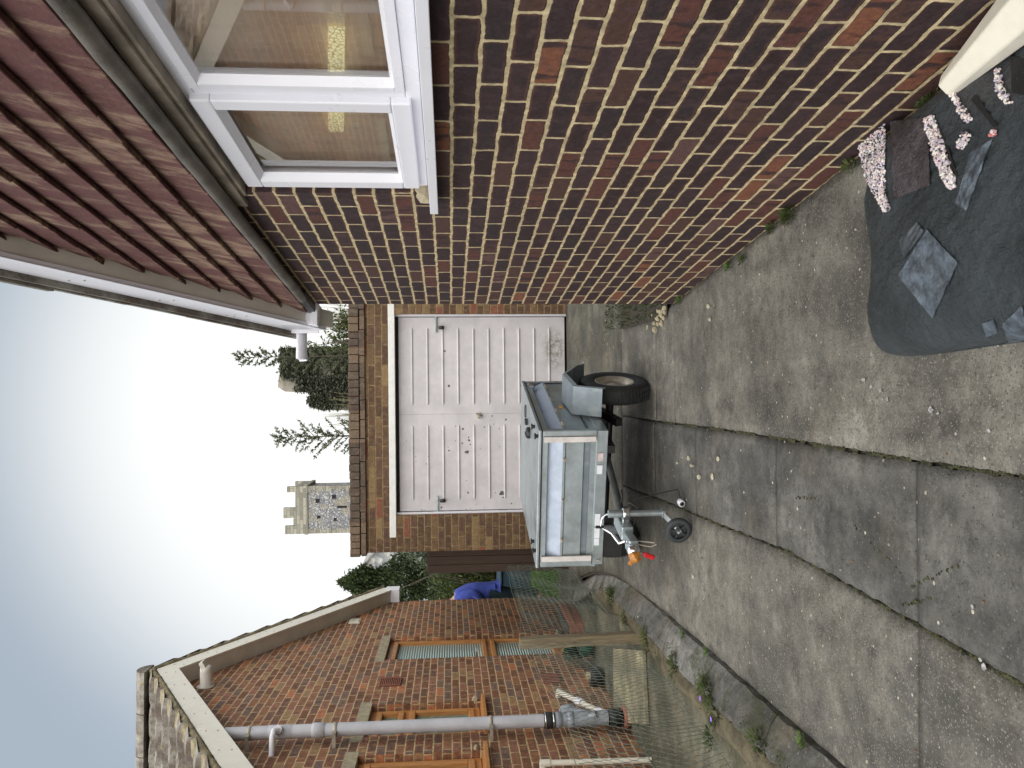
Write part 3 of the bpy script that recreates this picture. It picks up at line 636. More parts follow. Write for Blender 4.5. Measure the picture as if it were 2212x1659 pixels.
# pantile slopes
b = MB()
for s_ in (0, 1):
    rows = []; nC = 12; cl = (LAP+.2)/nC
    for c_ in range(nC):
        La, Lb = -.2+c_*cl, -.2+(c_+1)*cl
        for (L, d) in ((La, .300), (Lb, .245)):
            row = []
            for i in range(0, 331):
                yy = .19-i*.024; wv = .024*abs(sin((i*.024)*pi/.30))**.7
                row.append((L if not s_ else LLn-L, yy, LEZ+LSL*L+d+wv+random.uniform(-.003, .003)))
            if d > .29: rows.append([(p[0], p[1], p[2]-.045) for p in row])
            rows.append(row)
    b.grid(rows, sm=False)
b.build('roof', M_roof, HL)
b = MB(); n_ = 20
for i in range(n_):
    y1_ = .18-i*.4; pr = [(LAP+.13*cos(pi*q/8), y1_, LAZ+.27+.11*sin(pi*q/8)) for q in range(9)]; b.prism(pr, (0, -.39, 0))
b.build('ridge_tiles', M_roof, HL)
# soil pipe with collars, clips and branches (fixed to the house)
so = .108; pL = 4.925
b = MB(); b.tube([(pL-.02, so, .66), (pL-.02, so, LEZ+LSL*(LLn-pL)-.02)], .051, 24)
sp = b.build('soil_pipe', M_gpipe, HL)
zz = {k: LW(k, 1575, so)[1] for k in (545, 610, 690, 725, 1062)}
b = MB()
for k in (545, 725, 1062):
    z_ = zz[k]; b.mark(); b.lathe([(.051, -.016), (.056, -.014), (.056, .014), (.051, .016)], (pL-.02, so, z_), 'z', 24); b.box(pL+.03, pL+.075, so-.012, so+.012, z_-.014, z_+.014); b.box(pL+.06, pL+.075, 0, so, z_-.014, z_+.014)
b.each('pipe_clip', M_rim, sp)
b = MB(); b.mark(); z_ = zz[690]; b.lathe([(.051, -.05), (.059, -.045), (.059, .03), (.056, .05), (.051, .052)], (pL-.02, so, z_), 'z', 24)
z_ = zz[610]; b.mark(); b.lathe([(.051, -.09), (.054, -.085), (.054, .085), (.051, .09)], (pL-.02, so, z_), 'z', 24)
b.tube([(pL+.02, so+.02, z_), (pL+.06, so+.05, z_+.01)], .036, 16); b.each('collar', M_gpipe, sp)
b = MB(); b.tube([(pL+.05, so+.04, z_), (pL+.10, so+.06, z_+.03), (pL+.13, so+.02, z_+.035), (pL+.17, .0, z_+.03)], .021, 12); b.build('waste_branch', M_upvc, sp)
b = MB(); b.lathe([(.056, .0), (.064, .004), (.064, .086), (.056, .09)], (pL-.02, so, .575), 'z', 24); b.build('rubber_coupling', M_rub, sp)
b = MB()
for z_ in (.587, .652): b.mark(); b.lathe([(.0645, -.006), (.067, -.005), (.067, .005), (.0645, .006)], (pL-.02, so, z_), 'z', 24)
b.each('hose_clip', M_chrome, sp)
b = MB(); x_ = pL-.02
b.tube([(x_, so, .575), (x_, so, .42)], .052, 20); b.lathe([(.052, 0), (.064, .004), (.066, .03), (.06, .05), (.052, .052)], (x_, so, .52), 'z', 24); b.lathe([(.052, 0), (.062, .004), (.064, .03), (.058, .05), (.052, .052)], (x_, so, .42), 'z', 24)
b.tube([(x_, so, .42), (x_, so, .14)], .06, 20); b.tube([(x_, so, .27), (x_-.10, so-.01, .37), (x_-.17, so-.02, .42)], [.058, .058, .056], 18); b.lathe([(.0, .075), (.04, .07), (.064, .045), (.074, .01), (.074, -.05), (.06, -.06)], (x_-.19, so-.02, .44), 'z', 20)
b.tube([(x_+.02, so+.02, .30), (x_+.05, so+.05, .24)], .03, 12); b.build('branch_fitting', M_gpipe2, HL)
b = MB(); b.lathe([(.058, 0), (.07, .0), (.07, .10), (.058, .10)], (x_, so, .03), 'z', 24); b.build('base_collar', M_rub, HL)
b = MB(); b.lathe([(.06, 0), (.085, 0), (.085, .04), (.06, .045)], (x_, so, -.03), 'z', 24); b.build('clay_socket', M_terra, HL)
b = MB(); b.tube([(x_-.84, .0, .43), (x_-.84, .05, .43), (x_-.55, .07, .32), (x_-.12, .10, .15), (x_-.05, .13, .11)], .025, 12); b.build('waste_pipe', M_cream, HL)
b = MB(); b.mark(); b.tube([(x_-.52, .072, .308), (x_-.43, .08, .272)], .036, 12); b.mark(); b.tube([(x_-.20, .093, .183), (x_-.10, .102, .142)], .036, 12); b.each('pipe_joint', M_upvc, HL)
cz = LW(1173, 1652, .05)
b = MB(); b.tube([(cz[0], -.02, cz[1]), (cz[0], .06, cz[1])], .026, 12); b.tube([(cz[0], .06, cz[1]+.022), (cz[0], .06, cz[1]-.05)], .027, 12); b.tube([(cz[0], .06, cz[1]-.04), (cz[0]+.03, .06, -.04)], .021, 12); b.build('waste_pipe', M_cream, HL)
# ------------------------------------------------------------------ garage
GY = 8.55
GA = thing('garage', 'flat roofed brown brick garage behind the trailer', 'garage', (0, GY, 0))
dx0, dx1, dz0, dz1 = -1.405, .765, .10, 1.985
b = MB(); b.box(-1.80, dx0, 0, .22, -.1, 2.30); b.box(dx1, 1.9, 0, .22, -.1, 2.30); b.box(dx0, dx1, 0, .22, 2.06, 2.30)
b.box(-1.80, -1.6, .22, 5, -.1, 2.3); b.box(1.7, 1.9, .22, 5, -.1, 2.3); b.box(-1.6, 1.7, 4.8, 5, -.1, 2.3); b.build('wall', M_brickG, GA)
b = MB(); b.box(-1.64, 1.05, -.012, .1, 1.985, 2.055); b.build('lintel', plain('white_masonry_paint', (.74,.74,.72), .8, var=.08, bump=.002), GA, bevel=.004)
b = MB()
for (z0, z1, o, L) in ((2.302, 2.362, .03, .225), (2.366, 2.475, .035, .078)):
    x = -1.80-o
    while x < 1.9:
        w_ = L*random.uniform(.9, 1.25); j = random.uniform(-.006, .006); b.box(x, x+w_-.006, -o+j, .24, z0+random.uniform(0, .002), z1+random.uniform(-.006, .006)); x += w_
b.build('coping', bricks('coping_brick', [(0, (.115,.085,.062)), (.4, (.085,.06,.047)), (.7, (.135,.095,.065))], (.2,.17,.12), 2., .2, mw=.0001, bl=.17, bh=.3), GA, bevel=.006, seg=2)
b = MB(); b.box(-1.80, 1.9, .0, .2, 2.30, 2.465); b.build('mortar_bed', M_soil, GA)
b = MB(); b.box(-1.6, 1.7, .2, 4.9, 2.25, 2.30); b.build('flat_roof', M_gate, GA)
b = MB(); b.mark(); b.box(dx0, dx0+.022, .05, .12, .115, 1.985); b.mark(); b.box(dx1-.022, dx1, .05, .12, .115, 1.985); b.each('door_frame', M_upvc, GA)
b = MB(); b.box(dx0, dx1, .07, .2, 1.955, 1.985); b.box(dx0, dx1, .14, .2, .0, 1.985); b.build('door_recess', M_dark, GA)
# ribbed up-and-over door
b = MB(); X0, X1, Z0, Z1 = dx0+.03, dx1-.03, .128, 1.95; yd = .085
b.box(X0, X1, yd, yd+.03, Z0, Z1); pxm = (X0+X1)/2
zr = [onz(0, 0, 0)]*0
for i in range(10):
    zc = 1.40-((1450+.663*(262+91.5*i))/1.8228-971.5)/1700*8.55
    for (a, c) in ((X0+.115, pxm-.12), (pxm+.10, X1-.115)):
        b.tube([(a, yd+.004, zc), (a+.02, yd-.002, zc), (c-.02, yd-.002, zc), (c, yd+.004, zc)], [.006, .011, .011, .006], 8)
b.box(pxm-.004, pxm-.001, yd-.0015, yd, Z0, Z1, 1)
for (X, Y, r_) in ((563,812,9), (596,862,6), (597,880,10), (585,950,15), (558,898,8), (793,1195,20), (755,1192,5), (592,1190,9), (818,757,9), (735,736,6), (480,942,8), (474,920,4), (690,802,6), (778,812,5), (435,1279,8), (478,556,10), (455,350,9), (518,796,4), (583,1120,4), (800,1220,7), (850,1255,6), (605,905,6), (519,883,4), (640,1260,4), (745,785,5), (690,1282,4)):
    q_ = atd((1450+.663*X)/1.8228, (1150+.663*Y)/1.8228, 8.635); rr_ = r_*.663/1.8228/1700*8.6*.8; n9 = 9
    b.add([(q_.x+rr_*random.uniform(.5, 1.2)*cos(2*pi*k/n9), yd-.0022, q_.z+rr_*random.uniform(.5, 1.3)*sin(2*pi*k/n9)) for k in range(n9)], [tuple(range(n9))], 2)
gd = b.build('garage_door', [M_door, plain('seam_grey', (.35,.33,.34), .7), plain('bare_metal_chip', (.10,.095,.10), .7, var=.4)], GA)
hp = (655+0, 735); hx = atd((1450+.663*660)/1.8228, (1150+.663*735)/1.8228, 8.6)
b = MB(); b.lathe([(.0, -.02), (.03, -.018), (.032, 0)], (hx.x, yd, hx.z), 'y', 16); b.tube([(hx.x, yd-.03, hx.z), (hx.x+.03, yd-.035, hx.z+.035)], .009, 8); b.tube([(hx.x, yd-.03, hx.z), (hx.x-.02, yd-.03, hx.z-.03)], .009, 8); b.build('handle', M_rim, gd)
for (X, Y) in ((403, 190), (412, 1262)):
    q = atd((1450+.663*X)/1.8228, (1150+.663*Y)/1.8228, 8.6); s_ = 1 if q.x > 0 else -1
    b = MB(); b.box(q.x-.09*1, q.x+.09, yd-.008, yd, q.z-.014, q.z+.014); b.tube([(q.x-.085, yd-.016, q.z+.0), (q.x+.085, yd-.016, q.z)], .007, 8)
    b.tube([(q.x-s_*.04, yd-.02, q.z+.01), (q.x-s_*.04, yd-.045, q.z), (q.x-s_*.04, yd-.02, q.z-.02)], .004, 6); bo = b.build('bolt', M_galv, gd)
    b = MB(); b.lathe([(.0, -.035), (.017, -.03), (.02, -.01), (.018, .02), (.012, .028), (0, .03)], (q.x-s_*.04, yd-.04, q.z-.055), 'z', 12); b.build('padlock', M_black, bo)
# ------------------------------------------------------------------ brown gate beside the garage
b = MB(); xL = atd(1000, 1237, 8.8).x; xR = -1.815; zt = atd(925, 1210, 8.8).z; n_ = 3
b.box(xL, xR, 8.80, 8.84, -.12, zt)
for i in range(n_): b.box(xL+(xR-xL)*i/n_+.003, xL+(xR-xL)*(i+1)/n_-.003, 8.785, 8.80, -.12, zt-.004)
b.box(xL-.01, xR, 8.80, 8.86, zt, zt+.012)
b.build('timber_gate', M_gate, label='tall dark brown timber gate against the left side of the garage', category='gate', bevel=.003)
# ------------------------------------------------------------------ trailer
ang = -math.atan2(.263, .966)
TR = thing('box_trailer', 'galvanised box trailer with flat grey lid parked before the garage', 'trailer', (-.748, 5.022, 0), ang)
TW = .464; TL = 1.18; Z0t, Z1t = .405, .822
prof = [(.0, .405), (.0, .472), (.008, .476), (.008, .512), (.022, .518), (.022, .548), (.004, .556), (.004, .668), (-.006, .676), (-.006, .690), (.030, .782), (.0, .786), (.0, .822)]
pm = [0, 0, 0, 1, 1, 1, 0, 0, 0, 2, 2, 0]
prof2 = [(.0, .405), (.0, .472), (.006, .476), (.006, .512), (.016, .518), (.016, .530), (.002, .538), (.002, .668), (-.006, .676), (-.006, .690), (.030, .775), (.0, .782), (.0, .822)]
bd = MB()
def panel(prof, p0, p1, inw):   # extrude a profile along p0->p1; inw: inward direction
    p0 = Vector(p0); p1 = Vector(p1); inw = Vector(inw)
    for (a, c, m_) in zip(prof, prof[1:], pm):
        v_ = [p0+inw*a[0]+Vector((0,0,a[1])), p1+inw*a[0]+Vector((0,0,a[1])), p1+inw*c[0]+Vector((0,0,c[1])), p0+inw*c[0]+Vector((0,0,c[1]))]
        bd.add(v_, [(0,1,2,3)], m_)
panel(prof, (-TW, 0, 0), (TW, 0, 0), (0, 1, 0)); panel(prof2, (TW, 0, 0), (TW, TL, 0), (-1, 0, 0)); panel(prof, (TW, TL, 0), (-TW, TL, 0), (0, -1, 0)); panel(prof2, (-TW, TL, 0), (-TW, 0, 0), (1, 0, 0))
bd.box(-TW+.035, TW-.035, .035, TL-.035, .42, .80, 3)
bo = bd.build('body', [M_galv, M_galvD, M_galvSky, M_dark], TR)
b = MB()
for x in (-TW, TW):
    for y in (0, TL):
        sx = 1 if x > 0 else -1; sy = -1 if y == 0 else 1
        b.mark(); b.box(x+sx*.003, x-sx*.030, y+sy*.008, y+sy*.003, .478, .818); b.box(x+sx*.003, x+sx*.008, y+sy*.008, y-sy*.032, .478, .818)
cp = b.each('corner_post', M_galv, TR, bevel=.002)
b = MB()
for x in (-TW+.034, TW-.068): b.mark(); b.box(x, x+.036, -.018, -.004, .482, .812)
b.each('reflective_strip', plain('scuffed_white_strip', (.62,.58,.56), .5, var=.15, dirt=(.35,.32,.3)), TR, bevel=.001)
b = MB()
for t in (.2, .5, .8): b.mark(); b.obox((-TW+2*TW*t, -.012, .680), (.02, .014, .018)); b.stone((-TW+2*TW*t, -.022, .682), .012)
for t in (.1, .33, .57, .85): b.mark(); b.obox((TW+.010, TL*t, .682), (.014, .02, .02)); b.stone((TW+.02, TL*t, .684), .014)
for z_ in (.44, .425): b.mark(); b.cyl((-TW+.03, -.002, z_), (-TW+.03, -.012, z_), .006, 8)
for z_ in (.5, .80): b.mark(); b.cyl((TW-.016, -.01, z_), (TW-.016, -.014, z_), .005, 8)
b.each('bolt', M_rim, TR)
b = MB(); b.obox((.03+.26, -.006, .447), (.055, .003, .034)); b.build('rating_plate', plain('faded_red_plate', (.62,.5,.5), .5, var=.2), TR)
b = MB()
for x_, w_ in ((.205, .06), (-.235, .075), (-.145, .09), (-.30, .05)): b.mark(); b.obox((x_, -.006, .450), (w_, .003, .035))
b.each('sticker', M_sticker, TR)
b = MB(); b.obox((.44*0+TW+.002, .52, .635), (.004, .05, .022)); b.build('side_reflector', M_amber, TR)
b = MB(); b.box(-TW-.012, TW+.012, -.014, TL+.012, .828, .846); lid = b.build('lid', M_galv, TR, bevel=.003)
b = MB(); b.box(-TW-.009, TW+.009, -.010, TL+.009, .820, .8285); b.build('lid_seal', M_rub, lid)
def toL(p):
    d = Vector((p[0]+.748, p[1]-5.022)); c_, s_ = cos(-ang), sin(-ang); return (d.x*c_-d.y*s_, d.x*s_+d.y*c_)
b = MB()
for p in ((-.28, 5.12), (-.33, 4.93), (-1.05, 5.22), (-1.11, 5.06)):
    x, y = toL(p); x = max(-TW-.0, min(TW-.01, x)); y = max(.01, y); b.mark(); b.cyl((x, y, .845), (x, y, .862), .012, 10); b.cyl((x, y, .862), (x, y, .870), .02, 10)
b.each('lid_knob', M_black, lid)
b = MB(); x, y = toL((-.34, 5.44)); b.lathe([(.0, .03), (.030, .028), (.04, .02), (.042, .0)], (x, y, .846), 'z', 14); b.obox((x-.01, y+.0, .87), (.02, .07, .02)); b.build('lid_catch', M_black, lid, bevel=.003)
b = MB(); b.mark(); x, y = toL((-.27, 5.60)); b.obox((x, y, .856), (.035, .05, .02)); b.mark(); x, y = toL((-.2, 5.72)); b.lathe([(0, .012), (.045, .008), (.05, 0)], (x, y, .846), 'z', 16); b.each('lid_fitting', M_black, lid)
b = MB(); b.obox((TW+.012, TL-.14, .79), (.02, .06, .04)); b.tube([(TW+.02, TL-.16, .81), (TW+.03, TL-.14, .80), (TW+.02, TL-.12, .81)], .006, 6); b.build('latch', M_chrome, TR)
# chassis, axle, black front board under the body
b = MB()
for x in (-.33, .33): b.box(x-.025, x+.025, .02, TL-.02, .35, .404)
b.box(-.40, .40, .56, .66, .30, .35); b.cyl((-.52, .62, .27), (.54, .62, .27), .028, 12); b.box(-.42, -.13, .015, .045, .275, .404); b.obox((.40, .5, .30), (.05, .3, .05), Matrix.Rotation(.3, 3, 'X')); b.build('chassis', M_black, TR)
# mudguards: folded sheet
for s_ in (1, -1):
    b = MB(); xa, xb = s_*(TW+.012), s_*(TW+(.205 if s_ > 0 else .15))
    pr = [(.245, .405), (.322, .585), (.64, .612), (.86, .50), (.93, .41)]
    for (a, c) in zip(pr, pr[1:]):
        vs = [(xa, a[0], a[1]), (xb, a[0], a[1]), (xb, c[0], c[1]), (xa, c[0], c[1])]; dn = Vector((0, 0, -.003))
        b.hexa([Vector(v_)+dn for v_ in vs]+vs)
        lip = [(xb, a[0], a[1]), (xb, c[0], c[1]), (xb+s_*.006, c[0], c[1]-.028), (xb+s_*.006, a[0]+.01, a[1]-.028)]; b.add(lip, [(0,1,2,3)], 1)
    b.build('mudguard', [M_galvD, M_galv], TR)
# wheels
for s_ in (1, -1):
    c = (s_*(TW+.105), .62, .252)
    b = MB(); R_ = .243; b.lathe([(.135, -.046), (.165, -.062), (R_-.03, -.064), (R_-.008, -.054), (R_, -.032), (R_, .032), (R_-.008, .054), (R_-.03, .064), (.165, .062), (.135, .046)], (c[0], c[1], .243), 'x', 48)
    for k in range(60):
        q = 2*pi*k/60
        for xo in (-.036, 0, .036): b.obox((c[0]+xo, c[1]+(R_)*cos(q+xo*2), .243+(R_-.001)*sin(q+xo*2)), (.03, .004, .018), Matrix.Rotation(q+pi/2+xo*2, 3, 'X'))
    ty = b.build('tyre', M_rub, TR)
    b = MB(); k_ = s_; b.lathe([(.140, k_*.052), (.130, k_*.056), (.122, k_*.030), (.115, k_*.006), (.07, k_*.012), (.045, k_*.03), (.0, k_*.034)], (c[0], c[1], .243), 'x', 32); b.lathe([(.14, k_*-.05), (.12, k_*-.03), (.11, k_*-.0), (0, k_*-.0)], (c[0], c[1], .243), 'x', 32)
    b.build('rim', M_rim, ty)
# drawbar, coupling, jockey wheel
b = MB(); c1 = toL((-.868, 4.60)); c2 = toL((-.905, 4.44))
M_armd = plain('dark_steel', (.06,.065,.07), .6, .3, var=.3); b.mark(); b.tube([(.26, .12, .385), (.05, -.36, .375)], .022, 10); b.mark(); b.tube([(-.26, .12, .385), (-.05, -.36, .375)], .026, 10)
dbm = b.each('drawbar_arm', M_armd, TR)
b = MB(); b.obox((.0, -.40, .372), (.085, .22, .07)); b.obox((-.012, -.56, .368), (.06, .20, .055), Matrix.Rotation(.1, 3, 'Z')); b.build('drawbar', M_galv, TR, bevel=.008)
b = MB(); b.lathe([(0, .034), (.020, .032), (.034, .02), (.038, 0), (.036, -.03), (.028, -.034)], (-.025, -.67, .375), 'z', 16); b.obox((-.02, -.625, .375), (.062, .09, .05)); hd = b.build('coupling_head', M_chrome, TR, bevel=.004)
b = MB(); b.tube([(-.01, -.58, .40), (-.03, -.57, .43), (.0, -.50, .46), (.01, -.44, .505), (.0, -.42, .51)], .010, 10); b.build('coupling_handle', M_chrome, hd)
b = MB(); b.stone((-.045, -.705, .37), .045); b.obox((-.085, -.69, .385), (.04, .016, .018), Matrix.Rotation(.6, 3, 'Y')); b.build('coupling_cap', plain('brown_amber', (.42,.17,.03), .4, var=.4, ns=40), TR)
b = MB(); b.obox((-.055, -.68, .285), (.03, .02, .075), Matrix.Rotation(.4, 3, 'Y')); rl = b.build('red_lever', M_red, TR, bevel=.01)
b = MB(); b.tube([(-.035, -.64, .35), (-.045, -.68, .31)], .006, 6); b.tube([(-.02, -.60, .34), (-.03, -.62, .26), (-.01, -.63, .23)], .004, 6); b.tube([(0, -.6, .34), (.0, -.63, .24)], .004, 6); b.build('linkage', M_rim, TR)
jx, jy = toL((-.768, 4.56)); 
b = MB(); b.tube([(jx, jy, .475), (jx, jy, .145)], .019, 14); b.tube([(jx, jy, .478), (jx, jy, .40)], .023, 14); jk = b.build('jockey_post', M_galv, TR)
b = MB(); b.lathe([(.024, -.02), (.034, -.018), (.034, .018), (.024, .02)], (jx, jy, .375), 'z', 14); b.obox((jx-.04, jy, .375), (.06, .03, .035)); b.build('jockey_clamp', M_chrome, jk, bevel=.003)
b = MB(); b.tube([(jx, jy, .480), (jx-.008, jy, .50), (jx-.03, jy, .515), (jx-.075, jy, .520)], .006, 8); cr = b.build('crank_arm', M_chrome, jk)
b = MB(); b.tube([(jx-.082, jy, .502), (jx-.082, jy, .548)], .009, 10); b.build('crank_grip', M_black, jk)
wx, wy = toL((-.862, 4.50)); wz = .078
b = MB()
for o in (-.021, .021):
    b.prism([(jx-.018, jy+o, .155), (jx+.014, jy+o, .155), (wx+.016, wy+o, wz-.006), (wx+.0, wy+o, wz-.016), (wx-.014, wy+o, wz+.004)], (0, .003, 0))
b.obox((jx, jy, .15), (.04, .05, .02)); b.cyl((wx, wy-.026, wz), (wx, wy+.026, wz), .006, 10); b.build('jockey_fork', M_galv, jk, bevel=.001)
b = MB(); b.lathe([(.050, -.016), (.060, -.017), (.074, -.014), (.077, 0), (.074, .014), (.060, .017), (.050, .016)], (wx, wy, wz), 'y', 40); b.lathe([(.0, -.014), (.018, -.014), (.018, .014), (0, .014)], (wx, wy, wz), 'y', 16)
for k in range(5):
    q = 2*pi*k/5+.3; b.obox((wx+.034*cos(q), wy, wz+.034*sin(q)), (.04, .016, .014), Matrix.Rotation(-q, 3, 'Y'))
b.lathe([(.017, .004), (.052, .004)], (wx, wy, wz), 'y', 24)
b.build('jockey_wheel', plain('grey_black_plastic', (.03,.035,.038), .6, var=.3), jk)
b = MB(); pts = [(.06, -.30, .36), (.13, -.36, .33), (.12, -.42, .29), (.06, -.44, .31), (.0, -.47, .34), (-.03, -.50, .37)]; b.tube(pts, .005, 8); b.tube([(.05, -.28, .37), (.16, -.32, .37), (.2, -.33, .38)], .005, 8)
ql = toL((-.72, 4.62)); b.tube([(.12, -.30, .33), (.15, -.31, .2), (ql[0]+.06, ql[1]+.06, .03), (ql[0], ql[1], .022)], .005, 8); b.build('cable', M_black, TR)
b = MB(); b.lathe([(.010, -.02), (.021, -.02), (.021, .018), (.014, .02), (.010, .02)], (ql[0], ql[1], .024), 'y', 18); b.build('cable_plug', M_upvc, TR)
b = MB(); b.lathe([(0, -.021), (.013, -.021), (.013, .021), (0, .021)], (ql[0], ql[1], .024), 'y', 14); b.build('plug_core', M_black, TR)
# ------------------------------------------------------------------ wire netting fence and post
def fx(y): return -1.602-.0456*y
PO = thing('fence_post', 'weathered square wooden post holding up the wire netting', 'post', (fx(5.63)-.0, 5.63, 0))
b = MB(); rows = []
h_ = .036
for i in range(9):
    z_ = -.02+.935*i/8; l = .010*(1-i/8); t = h_+.003*sin(i*1.3); rows.append([(-t+l, -t, z_), (t+l, -t, z_), (t+l, t, z_), (-t+l, t, z_), (-t+l, -t, z_)])
b.grid(rows, sm=False); b.add([rows[-1][0], rows[-1][1], rows[-1][2], rows[-1][3]], [(0,1,2,3)]); b.build('post_shaft', M_post, PO, bevel=.004)
FN = thing('netting_fence', 'sagging chicken wire netting fence along the left edge of the drive', 'fence')
def topz(y): return interp([(2.0, .80), (3.64, .845), (4.2, .82), (5.0, .865), (5.63, .905), (6.2, .86), (7.0, .84), (8.1, .825), (9, .82)], y)
def fpt(y, t):   # t 0..1 from ground to top
    return Vector((fx(y)+.022+.018*sin(y*3+t*2)+.012*sin(y*7.3-t*5)-.03*(1-t), y, .075+(topz(y)-.075)*t))
b = MB(); cw, ch_ = .050, .056; ny = int(6.4/cw); nz_ = 17
def seg(p, q, r): 
    d = (q-p).normalized(); a = d.cross(Vector((1, 0, 0))).normalized()*r; c = Vector((r, 0, 0)); b.add([p+a, p+c, p-a, p-c, q+a, q+c, q-a, q-c], [(0,1,5,4),(1,2,6,5),(2,3,7,6),(3,0,4,7)], 0, True)
for j in range(nz_):
    for i in range(ny):
        y0 = 2.0+i*cw+(cw/2 if j % 2 else 0); t0 = j/nz_; dt = 1/nz_
        y0j = y0+.004*sin(i*12.3+j*7)
        a = fpt(y0j, t0+.30*dt); c = fpt(y0j, t0+.70*dt); seg(a, c, .0019)           # twist
        l = fpt(y0j-cw/2, t0+1.0*dt+.0*dt); 
        if j < nz_-1:
            u1 = fpt(y0j-cw/2, t0+1.30*dt); u2 = fpt(y0j+cw/2, t0+1.30*dt); seg(c, u1, .0012); seg(c, u2, .0012)
b.build('wire_netting', M_wire, FN)
b = MB()
for f_ in (lambda y: fpt(y, 1.), lambda y: fpt(y, .55)+Vector((0,0,.03*sin(y*1.1))), lambda y: fpt(y, .06)):
    b.tube([f_(2.0+.1*i)+Vector((0, 0, random.uniform(-.004, .004))) for i in range(64)], .0018, 6)
b.build('line_wire', M_wire, FN)
# ------------------------------------------------------------------ plants
def tuft(name, label, x, y, z, r, n, L, mat, h=.5, grp=None, wid=.35):
    b = MB()
    for _ in range(n):
        q = random.random()*2*pi; d = Vector((cos(q), sin(q), random.uniform(.2, 1.6)*h*2)); rr = r*random.random()**.7
        b.leaf((x+cos(q)*rr*.8, y+sin(q)*rr, z+random.uniform(0, r*h)), d, Vector((0, 0, 1)), L*random.uniform(.6, 1.2), L*wid*random.uniform(.7, 1.2))
    o = b.build(name, mat); o['label'] = label; o['category'] = 'weed'
    if grp: o['group'] = grp
    return o
def zoomL(X, Y): return ((2300+.4968*X)/1.8228, (2200+.4968*Y)/1.8228)
wl = [((200,300), .10, 220, 'wide mossy weed clump on the bank just left of the trailer'), ((300,460), .07, 120, 'small green weed on the kerb between the trailer and the wooden post'), ((470,640), .09, 160, 'weed clump at the foot of the wooden post'),
      ((560,760), .05, 60, 'grey leaved weed just below the wooden post'), ((690,860), .09, 180, 'spreading green weed midway along the kerb'), ((930,1040), .08, 170, 'leafy weed behind the kerb beside the upper purple flower'), ((1000,1210), .08, 160, 'dark leafy weed behind the kerb beside the lower purple flower'),
      ((950,1420), .06, 90, 'trailing green weed behind the netting near the bottom of the fence'), ((1340,1480), .08, 120, 'nearest weed clump growing on the concrete kerb')]
for (c_, r_, n_, lb) in wl:
    q = onz(*zoomL(*c_), .10); tuft('weed', lb, q.x, q.y, .06, r_, n_, .035, M_leafD if 'dark' in lb or 'mossy' in lb else M_leafM, .35, 'weeds along the kerb')
for (c_, lb) in (((970,740), 'small fern sprouting from the joint at the foot of the kerb'), ((780,600), 'tiny fern growing in a crack of the kerb face'), ((1720,1440), 'small moss tuft at the near end of the kerb joint')):
    q = onz(*zoomL(*c_), .03); tuft('weed', lb, q.x, q.y, .02, .03, 50, .022, M_leafB, .4, 'weeds along the kerb')
for (c_, lb) in (((1027,1272), 'lower purple flower on the kerb weeds'), ((940,1108), 'upper purple flower on the kerb weeds')):
    q = onz(*zoomL(*c_), .13); b = MB()
    for k in range(5): b.leaf((q.x, q.y, .14), (cos(k*1.257), sin(k*1.257), .3), Vector((0,0,1)), .018, .012)
    b.tube([(q.x, q.y, .08), (q.x, q.y, .14)], .0015, 5, 1)
    o = b.build('flower', [plain('purple_petal', (.32,.16,.7), .6), M_leafM]); o['label'] = lb; o['category'] = 'flower'
for (px, py, r_, n_, lb) in ((1705, 455, .055, 260, 'bushy green weed at the middle of the right wall foot'), (1668, 478, .035, 100, 'smaller weed just beyond the bushy one by the right wall'), (1605, 560, .03, 60, 'small weed in the wall foot halfway to the corner'), (1573, 575, .025, 60, 'tiny fern at the right wall foot farther along'), (1468, 640, .03, 60, 'bright moss tuft at the house corner'), (1838, 322, .035, 90, 'green weed between the gravel bag and the right wall'), (2010, 210, .045, 120, 'dry weed between the wall and the torn bag')):
    q = onz(px, py, .01); x_ = min(q.x, wallx(q.y)-.02); tuft('weed', lb, x_, q.y, .0, r_, n_, .022, M_leafB if 'bright' in lb or 'tiny' in lb else M_leafM, .6, 'weeds at the foot of the right wall')
b = MB()
for _ in range(5200):
    y = 2.3+5.2*random.random(); k = hn(y*2.3, y*3.1+4)
    if k < -.25 and random.random() < .8: continue
    x = ktop(y)+random.gauss(-.035, .035); d = Vector((random.uniform(-1, 1), random.uniform(-1, 1), random.uniform(.1, 1.3))); b.leaf((x, y, .066), d, Vector((0, 0, 1)), random.uniform(.008, .024), .007, 0 if random.random() < .7 else 1)
b.build('bank_moss', [leafmat('olive_moss', (.035,.042,.012), (.075,.085,.028)), M_leafB], kind='stuff', label='olive moss and tiny weeds spread along the top of the kerb', category='moss')
# soil corner and creeping plants behind the house corner
b = MB(); b.grid([[(x, y, .012+gz(y)+.02*hn(x*3, y*3)) for x in (.42, .5, .6, .8, 1.2)] for y in (4.95, 5.2, 5.5, 5.8, 6.1)]); b.build('soil_patch', M_soil, kind='structure')
b = MB()
for _ in range(1600):
    y = random.uniform(5.0, 6.6); x = random.uniform(max(.44, .50-.25*(y-5)), 1.4); d = Vector((random.uniform(-1, 1), random.uniform(-1, 1), random.uniform(.2, 1.4))); b.leaf((x, y, gz(y)+.01), d, Vector((0,0,1)), random.uniform(.02, .05), .012)
b.build('ground_ivy', M_leafD, kind='stuff', label='dark creeping weeds on the soil behind the house corner', category='ground cover')
q = onz(1385, 672, .03)
for i in range(26): pass
b = MB()
for i in range(28): b.stone((random.uniform(.36, .55), random.uniform(4.98, 5.45), .012), random.uniform(.012, .03))
b.build('rubble', M_stoneL, kind='stuff', label='broken pale concrete rubble at the foot of the house corner', category='rubble')
